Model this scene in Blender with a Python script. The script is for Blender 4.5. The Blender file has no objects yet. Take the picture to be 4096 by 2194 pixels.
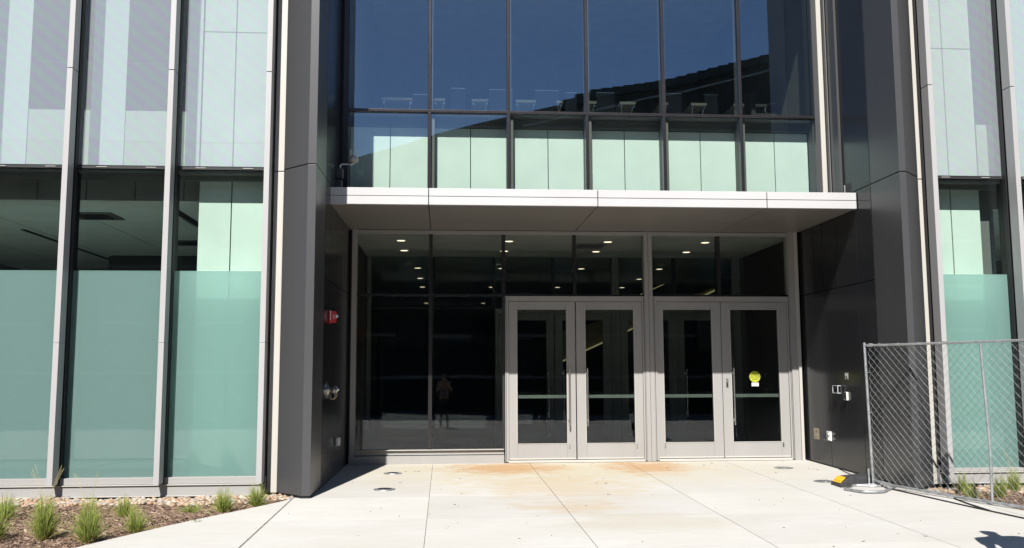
import bpy, bmesh, math, random
from mathutils import Vector, Matrix, noise as mnoise

random.seed(7)
scene = bpy.context.scene
COL = scene.collection

# ------------------------------------------------------------------ camera
cam_data = bpy.data.cameras.new('camera')
cam_data.lens = 32.309
cam_data.sensor_width = 36.0
cam_data.clip_end = 600
cam = bpy.data.objects.new('camera', cam_data)
COL.objects.link(cam)
rx = Vector((0.99731607, -0.07311508, -0.00385344))
up = Vector((-0.00418062, -0.10941207, 0.99398769))
bk = Vector((-0.07309710, -0.99130378, -0.10942408))
cam.matrix_world = Matrix(((rx.x, up.x, bk.x, 0), (rx.y, up.y, bk.y, 0), (rx.z, up.z, bk.z, 1.285), (0, 0, 0, 1)))
scene.camera = cam

# ------------------------------------------------------------------ world and sun
SUN = Vector((-0.2, -1.0, 1.03)).normalized()
world = bpy.data.worlds.new('World')
scene.world = world
world.use_nodes = True
wn = world.node_tree
wn.nodes.clear()
w_out = wn.nodes.new('ShaderNodeOutputWorld')
w_bg = wn.nodes.new('ShaderNodeBackground')
w_sky = wn.nodes.new('ShaderNodeTexSky')
w_sky.sky_type = 'NISHITA'
w_sky.sun_disc = False
w_sky.sun_elevation = math.asin(SUN.z)
w_sky.sun_rotation = math.atan2(SUN.x, SUN.y)
w_sky.air_density = 1.0
w_sky.dust_density = 0.3
w_sky.ozone_density = 4.0
w_bg.inputs['Strength'].default_value = 0.05
wn.links.new(w_sky.outputs[0], w_bg.inputs['Color'])
wn.links.new(w_bg.outputs[0], w_out.inputs['Surface'])
sun_data = bpy.data.lights.new('sun', 'SUN')
sun_data.energy = 4.2
sun_data.angle = math.radians(0.5)
sun_data.color = (1.0, 0.965, 0.91)
sun = bpy.data.objects.new('sun', sun_data)
COL.objects.link(sun)
sun.rotation_euler = SUN.to_track_quat('Z', 'Y').to_euler()
sun.location = (0, -5, 30)

scene.view_settings.view_transform = 'Standard'
scene.view_settings.look = 'None'
scene.view_settings.gamma = 1
scene.view_settings.use_curve_mapping = False
scene.view_settings.exposure = 1.25
scene.render.engine = 'CYCLES'
scene.cycles.max_bounces = 12
scene.cycles.transparent_max_bounces = 24
scene.cycles.caustics_reflective = False
scene.cycles.caustics_refractive = False

# ------------------------------------------------------------------ materials
MATS = {}


def new_mat(name):
    m = bpy.data.materials.new(name)
    m.use_nodes = True
    nt = m.node_tree
    nt.nodes.clear()
    out = nt.nodes.new('ShaderNodeOutputMaterial')
    MATS[name] = m
    return m, nt, out


def N(nt, t, **kw):
    n = nt.nodes.new(t)
    for k, v in kw.items():
        if k in n.inputs:
            n.inputs[k].default_value = v
        else:
            setattr(n, k, v)
    return n


def rgba(c):
    return (c[0], c[1], c[2], 1.0)


def pos(nt):
    return nt.nodes.new('ShaderNodeNewGeometry').outputs['Position']


def noise_fac(nt, scale, detail=3.0, stretch=(1, 1, 1), rough=0.55, lo=0.3, hi=0.7):
    mp = N(nt, 'ShaderNodeMapping')
    mp.inputs['Scale'].default_value = stretch
    nt.links.new(pos(nt), mp.inputs['Vector'])
    n = N(nt, 'ShaderNodeTexNoise', Scale=scale, Detail=detail, Roughness=rough)
    nt.links.new(mp.outputs[0], n.inputs['Vector'])
    r = N(nt, 'ShaderNodeMapRange')
    r.inputs['From Min'].default_value = lo
    r.inputs['From Max'].default_value = hi
    nt.links.new(n.outputs['Fac'], r.inputs['Value'])
    return r.outputs['Result'], n.outputs['Fac']


def mixc(nt, fac, a, b, blend='MIX'):
    m = N(nt, 'ShaderNodeMix', data_type='RGBA', blend_type=blend)
    if isinstance(fac, float):
        m.inputs[0].default_value = fac
    else:
        nt.links.new(fac, m.inputs[0])
    for i, c in ((6, a), (7, b)):
        if isinstance(c, tuple):
            m.inputs[i].default_value = rgba(c)
        else:
            nt.links.new(c, m.inputs[i])
    return m.outputs[2]


def simple(name, col, rough=0.5, metal=0.0, var=0.12, vscale=3.0, stretch=(1, 1, 1), bump=0.0, bscale=60, spec=0.5, coat=0.0):
    m, nt, out = new_mat(name)
    b = N(nt, 'ShaderNodeBsdfPrincipled', Roughness=rough, Metallic=metal)
    b.inputs['Specular IOR Level'].default_value = spec
    b.inputs['Coat Weight'].default_value = coat
    f, _ = noise_fac(nt, vscale, 4.0, stretch)
    lo = tuple(c * (1 - var) for c in col)
    hi = tuple(min(1, c * (1 + var)) for c in col)
    nt.links.new(mixc(nt, f, lo, hi), b.inputs['Base Color'])
    if bump > 0:
        _, nf = noise_fac(nt, bscale, 5.0, stretch)
        bp = N(nt, 'ShaderNodeBump', Strength=bump, Distance=0.01)
        nt.links.new(nf, bp.inputs['Height'])
        nt.links.new(bp.outputs[0], b.inputs['Normal'])
    nt.links.new(b.outputs[0], out.inputs['Surface'])
    return m


def emissive(name, col, strength):
    m, nt, out = new_mat(name)
    e = N(nt, 'ShaderNodeEmission', Strength=strength)
    e.inputs['Color'].default_value = rgba(col)
    nt.links.new(e.outputs[0], out.inputs['Surface'])
    return m


def glass(name, tint, ior, wave=0.0, rough=0.0, refl=(0.93, 0.97, 1.0)):
    m, nt, out = new_mat(name)
    tr = N(nt, 'ShaderNodeBsdfTransparent')
    tr.inputs['Color'].default_value = rgba(tint)
    gl = N(nt, 'ShaderNodeBsdfGlossy', Roughness=rough)
    gl.inputs['Color'].default_value = rgba(refl)
    fr = N(nt, 'ShaderNodeFresnel', IOR=ior)
    if wave > 0:
        _, nf = noise_fac(nt, 0.9, 1.0, (1, 1, 1.6))
        bp = N(nt, 'ShaderNodeBump', Strength=wave, Distance=0.02)
        nt.links.new(nf, bp.inputs['Height'])
        nt.links.new(bp.outputs[0], gl.inputs['Normal'])
    # both faces of a pane reflect; only the outward pass of the ray needs the coating
    mx = N(nt, 'ShaderNodeMixShader')
    ge = nt.nodes.new('ShaderNodeNewGeometry')
    iv = N(nt, 'ShaderNodeMath', operation='SUBTRACT')
    iv.inputs[0].default_value = 1.0
    nt.links.new(ge.outputs['Backfacing'], iv.inputs[1])
    ml = N(nt, 'ShaderNodeMath', operation='MULTIPLY')
    nt.links.new(fr.outputs[0], ml.inputs[0])
    nt.links.new(iv.outputs[0], ml.inputs[1])
    nt.links.new(ml.outputs[0], mx.inputs[0])
    nt.links.new(tr.outputs[0], mx.inputs[1])
    nt.links.new(gl.outputs[0], mx.inputs[2])
    nt.links.new(mx.outputs[0], out.inputs['Surface'])
    return m, nt, mx, out


def paving_material():
    m, nt, out = new_mat('broomed_concrete')
    L = nt.links
    b = N(nt, 'ShaderNodeBsdfPrincipled', Roughness=0.85)
    b.inputs['Specular IOR Level'].default_value = 0.3
    f1, _ = noise_fac(nt, 0.9, 5.0, (1, 1.6, 1))
    f2, n2 = noise_fac(nt, 6.0, 8.0, (0.55, 4.0, 1), 0.7, 0.35, 0.65)
    f3, n3 = noise_fac(nt, 40.0, 4.0, (0.5, 4.0, 1), 0.7, 0.3, 0.7)
    c = mixc(nt, f1, (0.375, 0.358, 0.325), (0.44, 0.43, 0.41))
    c = mixc(nt, f2, c, (0.345, 0.332, 0.305))
    mul = N(nt, 'ShaderNodeMix', data_type='RGBA', blend_type='MIX')
    mul.inputs[0].default_value = 0.45
    L.new(c, mul.inputs[6])
    L.new(mixc(nt, f1, (0.43, 0.413, 0.378), (0.455, 0.447, 0.43)), mul.inputs[7])
    c = mul.outputs[2]
    c = mixc(nt, f3, c, mixc(nt, 0.94, (0.2, 0.19, 0.17), c))
    oi = N(nt, 'ShaderNodeObjectInfo')
    mr = N(nt, 'ShaderNodeMapRange')
    mr.inputs['To Min'].default_value = 0.94
    mr.inputs['To Max'].default_value = 1.03
    L.new(oi.outputs['Random'], mr.inputs['Value'])
    vm = N(nt, 'ShaderNodeVectorMath', operation='SCALE')
    L.new(c, vm.inputs[0])
    L.new(mr.outputs['Result'], vm.inputs['Scale'])
    c = vm.outputs[0]
    # stains left by water running off the door sills
    sep = N(nt, 'ShaderNodeSeparateXYZ')
    L.new(pos(nt), sep.inputs[0])

    def blob(cx, cy, rx_, ry_, amp, thr):
        def ax(o, cc, r):
            a = N(nt, 'ShaderNodeMath', operation='SUBTRACT')
            L.new(o, a.inputs[0])
            a.inputs[1].default_value = cc
            d = N(nt, 'ShaderNodeMath', operation='DIVIDE')
            L.new(a.outputs[0], d.inputs[0])
            d.inputs[1].default_value = r
            p = N(nt, 'ShaderNodeMath', operation='POWER')
            ab = N(nt, 'ShaderNodeMath', operation='ABSOLUTE')
            L.new(d.outputs[0], ab.inputs[0])
            L.new(ab.outputs[0], p.inputs[0])
            p.inputs[1].default_value = 2.0
            return p.outputs[0]
        s = N(nt, 'ShaderNodeMath', operation='ADD')
        L.new(ax(sep.outputs['X'], cx, rx_), s.inputs[0])
        L.new(ax(sep.outputs['Y'], cy, ry_), s.inputs[1])
        q = N(nt, 'ShaderNodeMath', operation='SQRT')
        L.new(s.outputs[0], q.inputs[0])
        _, nf = noise_fac(nt, 3.2, 7.0, (1.0, 1.8, 1), 0.65)
        nm = N(nt, 'ShaderNodeMath', operation='MULTIPLY_ADD')
        L.new(nf, nm.inputs[0])
        nm.inputs[1].default_value = amp
        nm.inputs[2].default_value = -amp * 0.5
        a2 = N(nt, 'ShaderNodeMath', operation='ADD')
        L.new(q.outputs[0], a2.inputs[0])
        L.new(nm.outputs[0], a2.inputs[1])
        r = N(nt, 'ShaderNodeMapRange', interpolation_type='SMOOTHSTEP')
        L.new(a2.outputs[0], r.inputs['Value'])
        r.inputs['From Min'].default_value = 1.0
        r.inputs['From Max'].default_value = thr
        return r.outputs['Result']

    def apply(c, mask, col, amt):
        mm = N(nt, 'ShaderNodeMath', operation='MULTIPLY')
        L.new(mask, mm.inputs[0])
        mm.inputs[1].default_value = amt
        return mixc(nt, mm.outputs[0], c, col)
    c = apply(c, blob(1.6, 13.4, 4.6, 2.6, 1.6, 0.1), (0.385, 0.345, 0.25), 0.8)
    c = apply(c, blob(1.4, 11.6, 1.5, 1.7, 2.0, 0.1), (0.37, 0.29, 0.18), 0.5)
    c = apply(c, blob(0.95, 13.55, 1.15, 0.95, 1.8, 0.25), (0.345, 0.215, 0.11), 0.9)
    c = apply(c, blob(2.95, 13.5, 0.85, 1.1, 1.8, 0.25), (0.35, 0.22, 0.115), 0.88)
    c = apply(c, blob(1.4, 10.0, 0.9, 0.5, 2.2, 0.2), (0.36, 0.27, 0.16), 0.5)
    c = apply(c, blob(1.9, 9.0, 1.1, 0.7, 2.2, 0.2), (0.33, 0.30, 0.23), 0.45)
    # specks of grit
    sp = N(nt, 'ShaderNodeTexVoronoi', Scale=3.1, feature='F1')
    L.new(pos(nt), sp.inputs['Vector'])
    lt = N(nt, 'ShaderNodeMath', operation='LESS_THAN')
    L.new(sp.outputs['Distance'], lt.inputs[0])
    lt.inputs[1].default_value = 0.010
    c = mixc(nt, lt.outputs[0], c, (0.12, 0.10, 0.085))
    L.new(c, b.inputs['Base Color'])
    bp = N(nt, 'ShaderNodeBump', Strength=0.25, Distance=0.004)
    L.new(n3, bp.inputs['Height'])
    L.new(bp.outputs[0], b.inputs['Normal'])
    L.new(b.outputs[0], out.inputs['Surface'])
    return m


M_PAVE = paving_material()
M_SILVER = simple('silver_painted_aluminium', (0.262, 0.255, 0.247), 0.42, 0.0, 0.05, 2.0, (1, 1, 0.2))
M_FIN = simple('satin_silver_fin', (0.305, 0.300, 0.300), 0.40, 0.0, 0.04, 2.0, (1, 1, 0.2))
M_PALE = simple('pale_aluminium', (0.385, 0.372, 0.345), 0.4, 0.0, 0.04, 2.0, (1, 1, 0.2))
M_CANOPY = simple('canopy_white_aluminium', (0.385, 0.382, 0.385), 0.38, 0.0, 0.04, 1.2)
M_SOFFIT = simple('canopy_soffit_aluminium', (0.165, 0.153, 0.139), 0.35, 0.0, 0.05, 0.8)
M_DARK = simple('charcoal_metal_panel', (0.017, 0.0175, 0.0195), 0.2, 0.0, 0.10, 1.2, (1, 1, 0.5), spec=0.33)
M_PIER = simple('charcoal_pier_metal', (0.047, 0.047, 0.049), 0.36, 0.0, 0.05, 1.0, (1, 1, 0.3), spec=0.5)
M_BLACK = simple('black_gasket', (0.008, 0.008, 0.009), 0.6)
M_BACK = simple('dark_backing', (0.012, 0.012, 0.013), 0.8)
M_MULL = simple('dark_anodised_mullion', (0.055, 0.05, 0.052), 0.25, 0.75, 0.12, 5.0, (1, 1, 0.4))
M_REVEAL = simple('grey_reveal', (0.115, 0.115, 0.11), 0.6, 0.0, 0.08)
M_MINT = simple('pale_spandrel_panel', (0.66, 0.745, 0.70), 0.75, 0.0, 0.045, 2.2, bump=0.05, bscale=8)
M_COLUMN = simple('column_cladding', (0.52, 0.59, 0.54), 0.75, 0.0, 0.06, 2.0)
M_BAND = simple('pale_reflection_band', (0.50, 0.58, 0.56), 0.9, 0.0, 0.05, 1.0, (1, 1, 0.2))
M_LINING = simple('pale_green_lining', (0.40, 0.46, 0.40), 0.9, 0.0, 0.06, 1.0)
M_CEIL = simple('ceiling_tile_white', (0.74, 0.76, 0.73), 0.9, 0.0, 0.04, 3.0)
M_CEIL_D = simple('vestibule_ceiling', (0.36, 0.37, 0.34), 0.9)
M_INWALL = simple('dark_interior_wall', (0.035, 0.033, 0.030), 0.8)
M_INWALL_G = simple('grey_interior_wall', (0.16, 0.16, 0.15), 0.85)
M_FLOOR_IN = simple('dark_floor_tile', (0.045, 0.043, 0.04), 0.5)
M_CARPET = simple('grey_carpet', (0.20, 0.20, 0.20), 0.95)
M_INFRAME = simple('inner_storefront_frame', (0.15, 0.16, 0.155), 0.45, 0.0)
M_STEEL = simple('brushed_steel', (0.55, 0.54, 0.52), 0.22, 0.95)
M_GALV = simple('galvanised_steel', (0.40, 0.41, 0.42), 0.38, 0.7, 0.25, 14.0, bump=0.1, bscale=40)
M_WIRE = simple('dull_zinc_wire', (0.18, 0.19, 0.19), 0.6, 0.3, 0.3, 9.0)
M_RUBBER = simple('black_rubber', (0.035, 0.035, 0.037), 0.7, 0.0, 0.3, 20.0, bump=0.5, bscale=70)
M_BAR = simple('dark_push_bar', (0.085, 0.10, 0.09), 0.4)
M_RED = simple('red_plastic', (0.42, 0.012, 0.012), 0.35)
M_WHITE = simple('white_plastic', (0.62, 0.62, 0.60), 0.4)
M_LENS = simple('clear_lens_plastic', (0.45, 0.46, 0.47), 0.15)
M_BRASS = simple('nickel_brass', (0.42, 0.36, 0.24), 0.3, 0.8)
M_YELLOW = simple('yellow_reflector', (0.75, 0.36, 0.02), 0.35, 0.0, 0.1, 40)
M_LIME = simple('yellow_green_sticker', (0.34, 0.37, 0.02), 0.5)
M_INK = simple('black_ink', (0.01, 0.01, 0.012), 0.6)
M_BOARD = simple('dark_board', (0.06, 0.065, 0.07), 0.5)
M_WOOD = simple('pale_wood_edge', (0.88, 0.82, 0.58), 0.5)
M_LAMIN = simple('grey_laminate', (0.22, 0.22, 0.21), 0.5)
M_SOIL = simple('dark_soil', (0.045, 0.030, 0.021), 0.95, 0.0, 0.5, 18, bump=0.9, bscale=45)
M_GRATE = simple('dark_grate', (0.03, 0.03, 0.032), 0.5, 0.3, 0.4, 60)
M_GROUNDLENS = simple('grey_ground_lens', (0.12, 0.12, 0.125), 0.3, 0.0, 0.15, 10)
M_SEAL = simple('joint_sealant', (0.20, 0.18, 0.155), 0.8, 0.0, 0.2, 8)
M_OPP = simple('dark_brown_metal_wall', (0.05, 0.042, 0.032), 0.7, 0.0, 0.15, 0.6)
M_OPPROOF = simple('standing_seam_roof', (0.045, 0.05, 0.045), 0.5, 0.2)
M_OPPWALL = simple('grey_stucco', (0.12, 0.115, 0.105), 0.85)
M_OPPGLASS = simple('dark_window_glass', (0.02, 0.025, 0.03), 0.1)
M_CLOTH_D = simple('dark_cloth', (0.02, 0.02, 0.025), 0.9)
M_CLOTH_L = simple('lavender_cloth', (0.11, 0.105, 0.14), 0.9)
M_SKIN = simple('skin', (0.30, 0.18, 0.13), 0.6)
M_HAIR = simple('dark_hair', (0.03, 0.02, 0.015), 0.7)
M_STAIRWALL = simple('warm_beige_wall', (0.50, 0.42, 0.26), 0.8)
M_LAMP = emissive('lamp_disc', (1.0, 0.80, 0.55), 1.3)
M_LED = emissive('led_strip', (1.0, 0.82, 0.42), 0.13)
M_GREEN = simple('green_tap', (0.01, 0.12, 0.07), 0.5)

M_GLASS, *_ = glass('tinted_clear_glass', (0.865, 0.905, 0.888), 1.55, 0.05)
M_GLASS_UP, *_ = glass('reflective_blue_glass', (0.875, 0.91, 0.893), 2.6, 0.035, refl=(0.62, 0.80, 1.0))
M_GLASS_DOOR, *_ = glass('door_glass', (0.86, 0.89, 0.875), 1.6, 0.035)


def frosted():
    m, nt, out = new_mat('frosted_film')
    d = N(nt, 'ShaderNodeBsdfDiffuse')
    d.inputs['Color'].default_value = (0.42, 0.53, 0.545, 1)
    t = N(nt, 'ShaderNodeBsdfTranslucent')
    t.inputs['Color'].default_value = (0.80, 0.95, 0.92, 1)
    mx = N(nt, 'ShaderNodeMixShader')
    mx.inputs[0].default_value = 0.55
    nt.links.new(d.outputs[0], mx.inputs[1])
    nt.links.new(t.outputs[0], mx.inputs[2])
    tp = N(nt, 'ShaderNodeBsdfTransparent')
    tp.inputs['Color'].default_value = (0.85, 0.95, 0.92, 1)
    m3 = N(nt, 'ShaderNodeMixShader')
    m3.inputs[0].default_value = 0.34
    nt.links.new(mx.outputs[0], m3.inputs[1])
    nt.links.new(tp.outputs[0], m3.inputs[2])
    nt.links.new(m3.outputs[0], out.inputs['Surface'])
    return m


M_FROST = frosted()


def fritted():
    m, nt, mx, out = glass('fritted_white_glass', (0.87, 0.90, 0.89), 1.8, 0.03)
    L = nt.links
    d = N(nt, 'ShaderNodeBsdfDiffuse')
    # faint lilac and green moire painted into the colour of the dotted coating
    mp = N(nt, 'ShaderNodeMapping')
    mp.inputs['Rotation'].default_value = (0, math.radians(-40), 0)
    L.new(pos(nt), mp.inputs['Vector'])
    wv = N(nt, 'ShaderNodeTexWave', Scale=2.2, Distortion=2.6, Detail=1.0)
    wv.inputs['Detail Scale'].default_value = 0.6
    wv.bands_direction = 'Z'
    L.new(mp.outputs[0], wv.inputs['Vector'])
    L.new(mixc(nt, wv.outputs['Fac'], (0.47, 0.44, 0.56), (0.43, 0.53, 0.50)), d.inputs['Color'])
    m2 = N(nt, 'ShaderNodeMixShader')
    m2.inputs[0].default_value = 0.21
    L.new(mx.outputs[0], m2.inputs[1])
    L.new(d.outputs[0], m2.inputs[2])
    L.new(m2.outputs[0], out.inputs['Surface'])
    return m


M_FRIT = fritted()


def grass_mat():
    m, nt, out = new_mat('grass_blade')
    b = N(nt, 'ShaderNodeBsdfPrincipled', Roughness=0.55)
    oi = N(nt, 'ShaderNodeAttribute')
    oi.attribute_name = 'tone'
    cr = N(nt, 'ShaderNodeValToRGB')
    cr.color_ramp.elements[0].color = (0.085, 0.13, 0.02, 1)
    cr.color_ramp.elements[1].color = (0.42, 0.33, 0.16, 1)
    e = cr.color_ramp.elements.new(0.55)
    e.color = (0.25, 0.285, 0.06, 1)
    nt.links.new(oi.outputs['Fac'], cr.inputs[0])
    nt.links.new(cr.outputs[0], b.inputs['Base Color'])
    nt.links.new(b.outputs[0], out.inputs['Surface'])
    return m


M_GRASS = grass_mat()


def toned(name, stops, rough=0.8):
    m, nt, out = new_mat(name)
    b = N(nt, 'ShaderNodeBsdfPrincipled', Roughness=rough)
    oi = N(nt, 'ShaderNodeAttribute')
    oi.attribute_name = 'tone'
    cr = N(nt, 'ShaderNodeValToRGB')
    cr.color_ramp.interpolation = 'LINEAR'
    cr.color_ramp.elements[0].color = rgba(stops[0])
    cr.color_ramp.elements[1].color = rgba(stops[-1])
    k = len(stops)
    for i in range(1, k - 1):
        e = cr.color_ramp.elements.new(i / (k - 1))
        e.color = rgba(stops[i])
    nt.links.new(oi.outputs['Fac'], cr.inputs[0])
    nt.links.new(cr.outputs[0], b.inputs['Base Color'])
    nt.links.new(b.outputs[0], out.inputs['Surface'])
    return m


M_CHIP = toned('wood_chip', [(0.035, 0.02, 0.013), (0.12, 0.07, 0.045), (0.22, 0.145, 0.10), (0.36, 0.27, 0.20)])
M_PEBBLE = toned('river_pebble', [(0.14, 0.12, 0.11), (0.30, 0.235, 0.165), (0.27, 0.145, 0.085), (0.38, 0.33, 0.25), (0.22, 0.21, 0.21)], 0.6)

# ------------------------------------------------------------------ geometry helpers


class MB:
    def __init__(self):
        self.v = []
        self.f = []
        self.tone = None
        self.smooth = False

    def box(self, x0, x1, y0, y1, z0, z1):
        n = len(self.v)
        self.v += [(x0, y0, z0), (x1, y0, z0), (x1, y1, z0), (x0, y1, z0), (x0, y0, z1), (x1, y0, z1), (x1, y1, z1), (x0, y1, z1)]
        self.f += [(n, n + 3, n + 2, n + 1), (n + 4, n + 5, n + 6, n + 7), (n, n + 1, n + 5, n + 4), (n + 1, n + 2, n + 6, n + 5), (n + 2, n + 3, n + 7, n + 6), (n + 3, n, n + 4, n + 7)]
        return self

    def prism(self, pts, z0, z1):
        n = len(self.v)
        k = len(pts)
        z0f = z0 if callable(z0) else (lambda x, y: z0)
        z1f = z1 if callable(z1) else (lambda x, y: z1)
        self.v += [(x, y, z0f(x, y)) for x, y in pts] + [(x, y, z1f(x, y)) for x, y in pts]
        self.f.append(tuple(n + i for i in reversed(range(k))))
        self.f.append(tuple(n + k + i for i in range(k)))
        for i in range(k):
            j = (i + 1) % k
            self.f.append((n + i, n + j, n + k + j, n + k + i))
        return self

    def tube(self, path, r, seg=8, closed=False, caps=True):
        P = [Vector(p) for p in path]
        k = len(P)
        rs = r if isinstance(r, (list, tuple)) else [r] * k
        n = len(self.v)
        prev = None
        for i in range(k):
            if closed:
                t = (P[(i + 1) % k] - P[i - 1])
            else:
                t = P[min(i + 1, k - 1)] - P[max(i - 1, 0)]
            t.normalize()
            if prev is None:
                a = Vector((0, 0, 1)) if abs(t.z) < 0.9 else Vector((1, 0, 0))
                u = t.cross(a).normalized()
            else:
                u = (prev - t * prev.dot(t)).normalized()
            prev = u
            w = t.cross(u)
            for s in range(seg):
                an = 2 * math.pi * s / seg
                q = P[i] + (u * math.cos(an) + w * math.sin(an)) * rs[i]
                self.v.append(tuple(q))
        rng = k if closed else k - 1
        for i in range(rng):
            j = (i + 1) % k
            for s in range(seg):
                s2 = (s + 1) % seg
                self.f.append((n + i * seg + s, n + i * seg + s2, n + j * seg + s2, n + j * seg + s))
        if caps and not closed:
            self.f.append(tuple(n + s for s in reversed(range(seg))))
            self.f.append(tuple(n + (k - 1) * seg + s for s in range(seg)))
        return self

    def lathe(self, origin, axis, prof, seg=20):
        o = Vector(origin)
        ax = Vector(axis).normalized()
        a = Vector((0, 0, 1)) if abs(ax.z) < 0.9 else Vector((1, 0, 0))
        u = ax.cross(a).normalized()
        w = ax.cross(u)
        n = len(self.v)
        for r, h in prof:
            for s in range(seg):
                an = 2 * math.pi * s / seg
                self.v.append(tuple(o + ax * h + (u * math.cos(an) + w * math.sin(an)) * r))
        for i in range(len(prof) - 1):
            for s in range(seg):
                s2 = (s + 1) % seg
                self.f.append((n + i * seg + s, n + i * seg + s2, n + (i + 1) * seg + s2, n + (i + 1) * seg + s))
        self.f.append(tuple(n + s for s in reversed(range(seg))))
        m = len(prof) - 1
        self.f.append(tuple(n + m * seg + s for s in range(seg)))
        return self

    def build(self, name, mat, parent=None, bevel=0.0, smooth=False, kind=None):
        me = bpy.data.meshes.new(name)
        off = Vector((0, 0, 0))
        p = parent
        while p is not None:
            off += p.location
            p = p.parent
        me.from_pydata([(x - off.x, y - off.y, z - off.z) for x, y, z in self.v], [], self.f)
        me.materials.append(mat)
        bm = bmesh.new()
        bm.from_mesh(me)
        bmesh.ops.recalc_face_normals(bm, faces=bm.faces)
        bm.to_mesh(me)
        bm.free()
        if smooth:
            for pl in me.polygons:
                pl.use_smooth = True
            me.shade_smooth() if hasattr(me, 'shade_smooth') else None
        if self.tone is not None:
            at = me.attributes.new('tone', 'FLOAT', 'POINT')
            at.data.foreach_set('value', self.tone)
        o = bpy.data.objects.new(name, me)
        COL.objects.link(o)
        o.parent = parent
        if bevel > 0:
            bv = o.modifiers.new('bevel', 'BEVEL')
            bv.width = bevel
            bv.segments = 2
            bv.limit_method = 'ANGLE'
        if kind:
            o['kind'] = kind
        return o


def thing(name, loc, label=None, cat=None, group=None, kind=None):
    o = bpy.data.objects.new(name, None)
    COL.objects.link(o)
    o.location = loc
    o.empty_display_size = 0.2
    return tag(o, label, cat, group, kind)


def tag(o, label=None, cat=None, group=None, kind=None):
    if label:
        o['label'] = label
    if cat:
        o['category'] = cat
    if group:
        o['group'] = group
    if kind:
        o['kind'] = kind
    return o


def text_mesh(name, body, size, loc, rot, mat, parent, align='CENTER', extrude=0.0005, sx=1.0):
    cu = bpy.data.curves.new(name, 'FONT')
    cu.body = body
    cu.size = size
    cu.align_x = align
    cu.align_y = 'CENTER'
    cu.extrude = extrude
    tmp = bpy.data.objects.new('tmp', cu)
    COL.objects.link(tmp)
    bpy.context.view_layer.update()
    me = bpy.data.meshes.new_from_object(tmp)
    bpy.data.objects.remove(tmp)
    me.materials.clear()
    me.materials.append(mat)
    me.transform(Matrix.Diagonal((sx, 1, 1, 1)))
    me.transform(rot.to_matrix().to_4x4())
    off = Vector((0, 0, 0))
    p = parent
    while p is not None:
        off += p.location
        p = p.parent
    me.transform(Matrix.Translation(Vector(loc) - off))
    o = bpy.data.objects.new(name, me)
    COL.objects.link(o)
    o.parent = parent
    return o


from mathutils import Euler
FRONT = Euler((math.pi / 2, 0, 0))            # text facing -Y


def gz(y):
    return -0.045 - 0.018 * (14.2 - y)


TOP = 9.4           # top of the modelled facade

# ------------------------------------------------------------------ ground
b = MB()
b.prism([(-150, -120), (150, -120), (150, 60), (-150, 60)], lambda x, y: gz(y) - 0.16, lambda x, y: gz(y) - 0.15)
tag(b.build('ground', M_SOIL), kind='structure')

pave = thing('pavement', (0, 10, gz(10)), kind='structure')
XJ = [-1.712, -0.165, 1.293, 2.80, 4.31, 5.81]
YJ = [4.90, 6.38, 7.87, 9.38, 10.86, 12.345, 14.16]
bed_l = [(-6.6, 1.5), (-3.75, 7.0), (-3.18, 8.08), (-2.93, 8.62), (-2.66, 9.18), (-2.37, 9.70), (-2.04, 10.24), (-1.712, 10.83)]
bed_r = [(5.70, 10.86), (5.80, 10.45), (5.90, 9.95), (6.03, 9.38), (6.24, 8.60), (6.52, 7.87), (7.3, 6.38), (9.0, 4.9)]
g = 0.0035
slab_mesh_id = 0
for i in range(len(XJ) - 1):
    for j in range(len(YJ) - 1):
        x0, x1, y0, y1 = XJ[i] + g, XJ[i + 1] - g, YJ[j] + g, YJ[j + 1] - g
        if i == 4 and j >= 4:
            x1 = 5.66 if j == 5 else 5.70
        if y0 > 10.8 and i == 0:
            pass
        pts = [(x0, y0), (x1, y0), (x1, y1), (x0, y1)]
        b = MB()
        b.prism(pts, lambda x, y: gz(y) - 0.12, lambda x, y: gz(y))
        b.build('paving_slab', M_PAVE, pave)
# slabs cut by the curved edges of the planting beds
left_pts = [(-1.724, 4.9), (-1.724, 10.83)] + list(reversed(bed_l[1:]))[1:] + [(-4.9, 4.9)]
for j in range(len(YJ) - 1):
    if j >= 4:
        continue
    y0, y1 = YJ[j] + g, YJ[j + 1] - g

    def edge(bed, y):
        for a, c in zip(bed[:-1], bed[1:]):
            lo, hi = (a, c) if a[1] < c[1] else (c, a)
            if lo[1] <= y <= hi[1]:
                t = (y - lo[1]) / (hi[1] - lo[1])
                return lo[0] + t * (hi[0] - lo[0])
        return bed[0][0] if abs(bed[0][1] - y) < abs(bed[-1][1] - y) else bed[-1][0]
    ys = [y0 + (y1 - y0) * k / 6 for k in range(7)]
    pl = [(edge(bed_l, min(y, 10.82)), y) for y in ys]
    b = MB()
    b.prism(pl + [(-1.728, y1), (-1.728, y0)] if True else pl, lambda x, y: gz(y) - 0.12, lambda x, y: gz(y))
    b.build('paving_slab', M_PAVE, pave)
    pr = [(edge(bed_r, y), y) for y in ys]
    b = MB()
    b.prism([(5.815, y0)] + pr[:] + [(5.815, y1)] if pr[-1][0] > 5.83 else [(5.815, y0), (pr[0][0], y0), (5.816, y1)], lambda x, y: gz(y) - 0.12, lambda x, y: gz(y))
    b.build('paving_slab', M_PAVE, pave)
b = MB()
b.prism([(-1.75, 4.9), (5.66, 4.9), (5.66, 14.2), (-1.62, 14.2), (-1.62, 10.9), (-1.75, 10.9)], lambda x, y: gz(y) - 0.02, lambda x, y: gz(y) - 0.007)
b.build('joint_filler', M_SEAL, pave)
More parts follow.
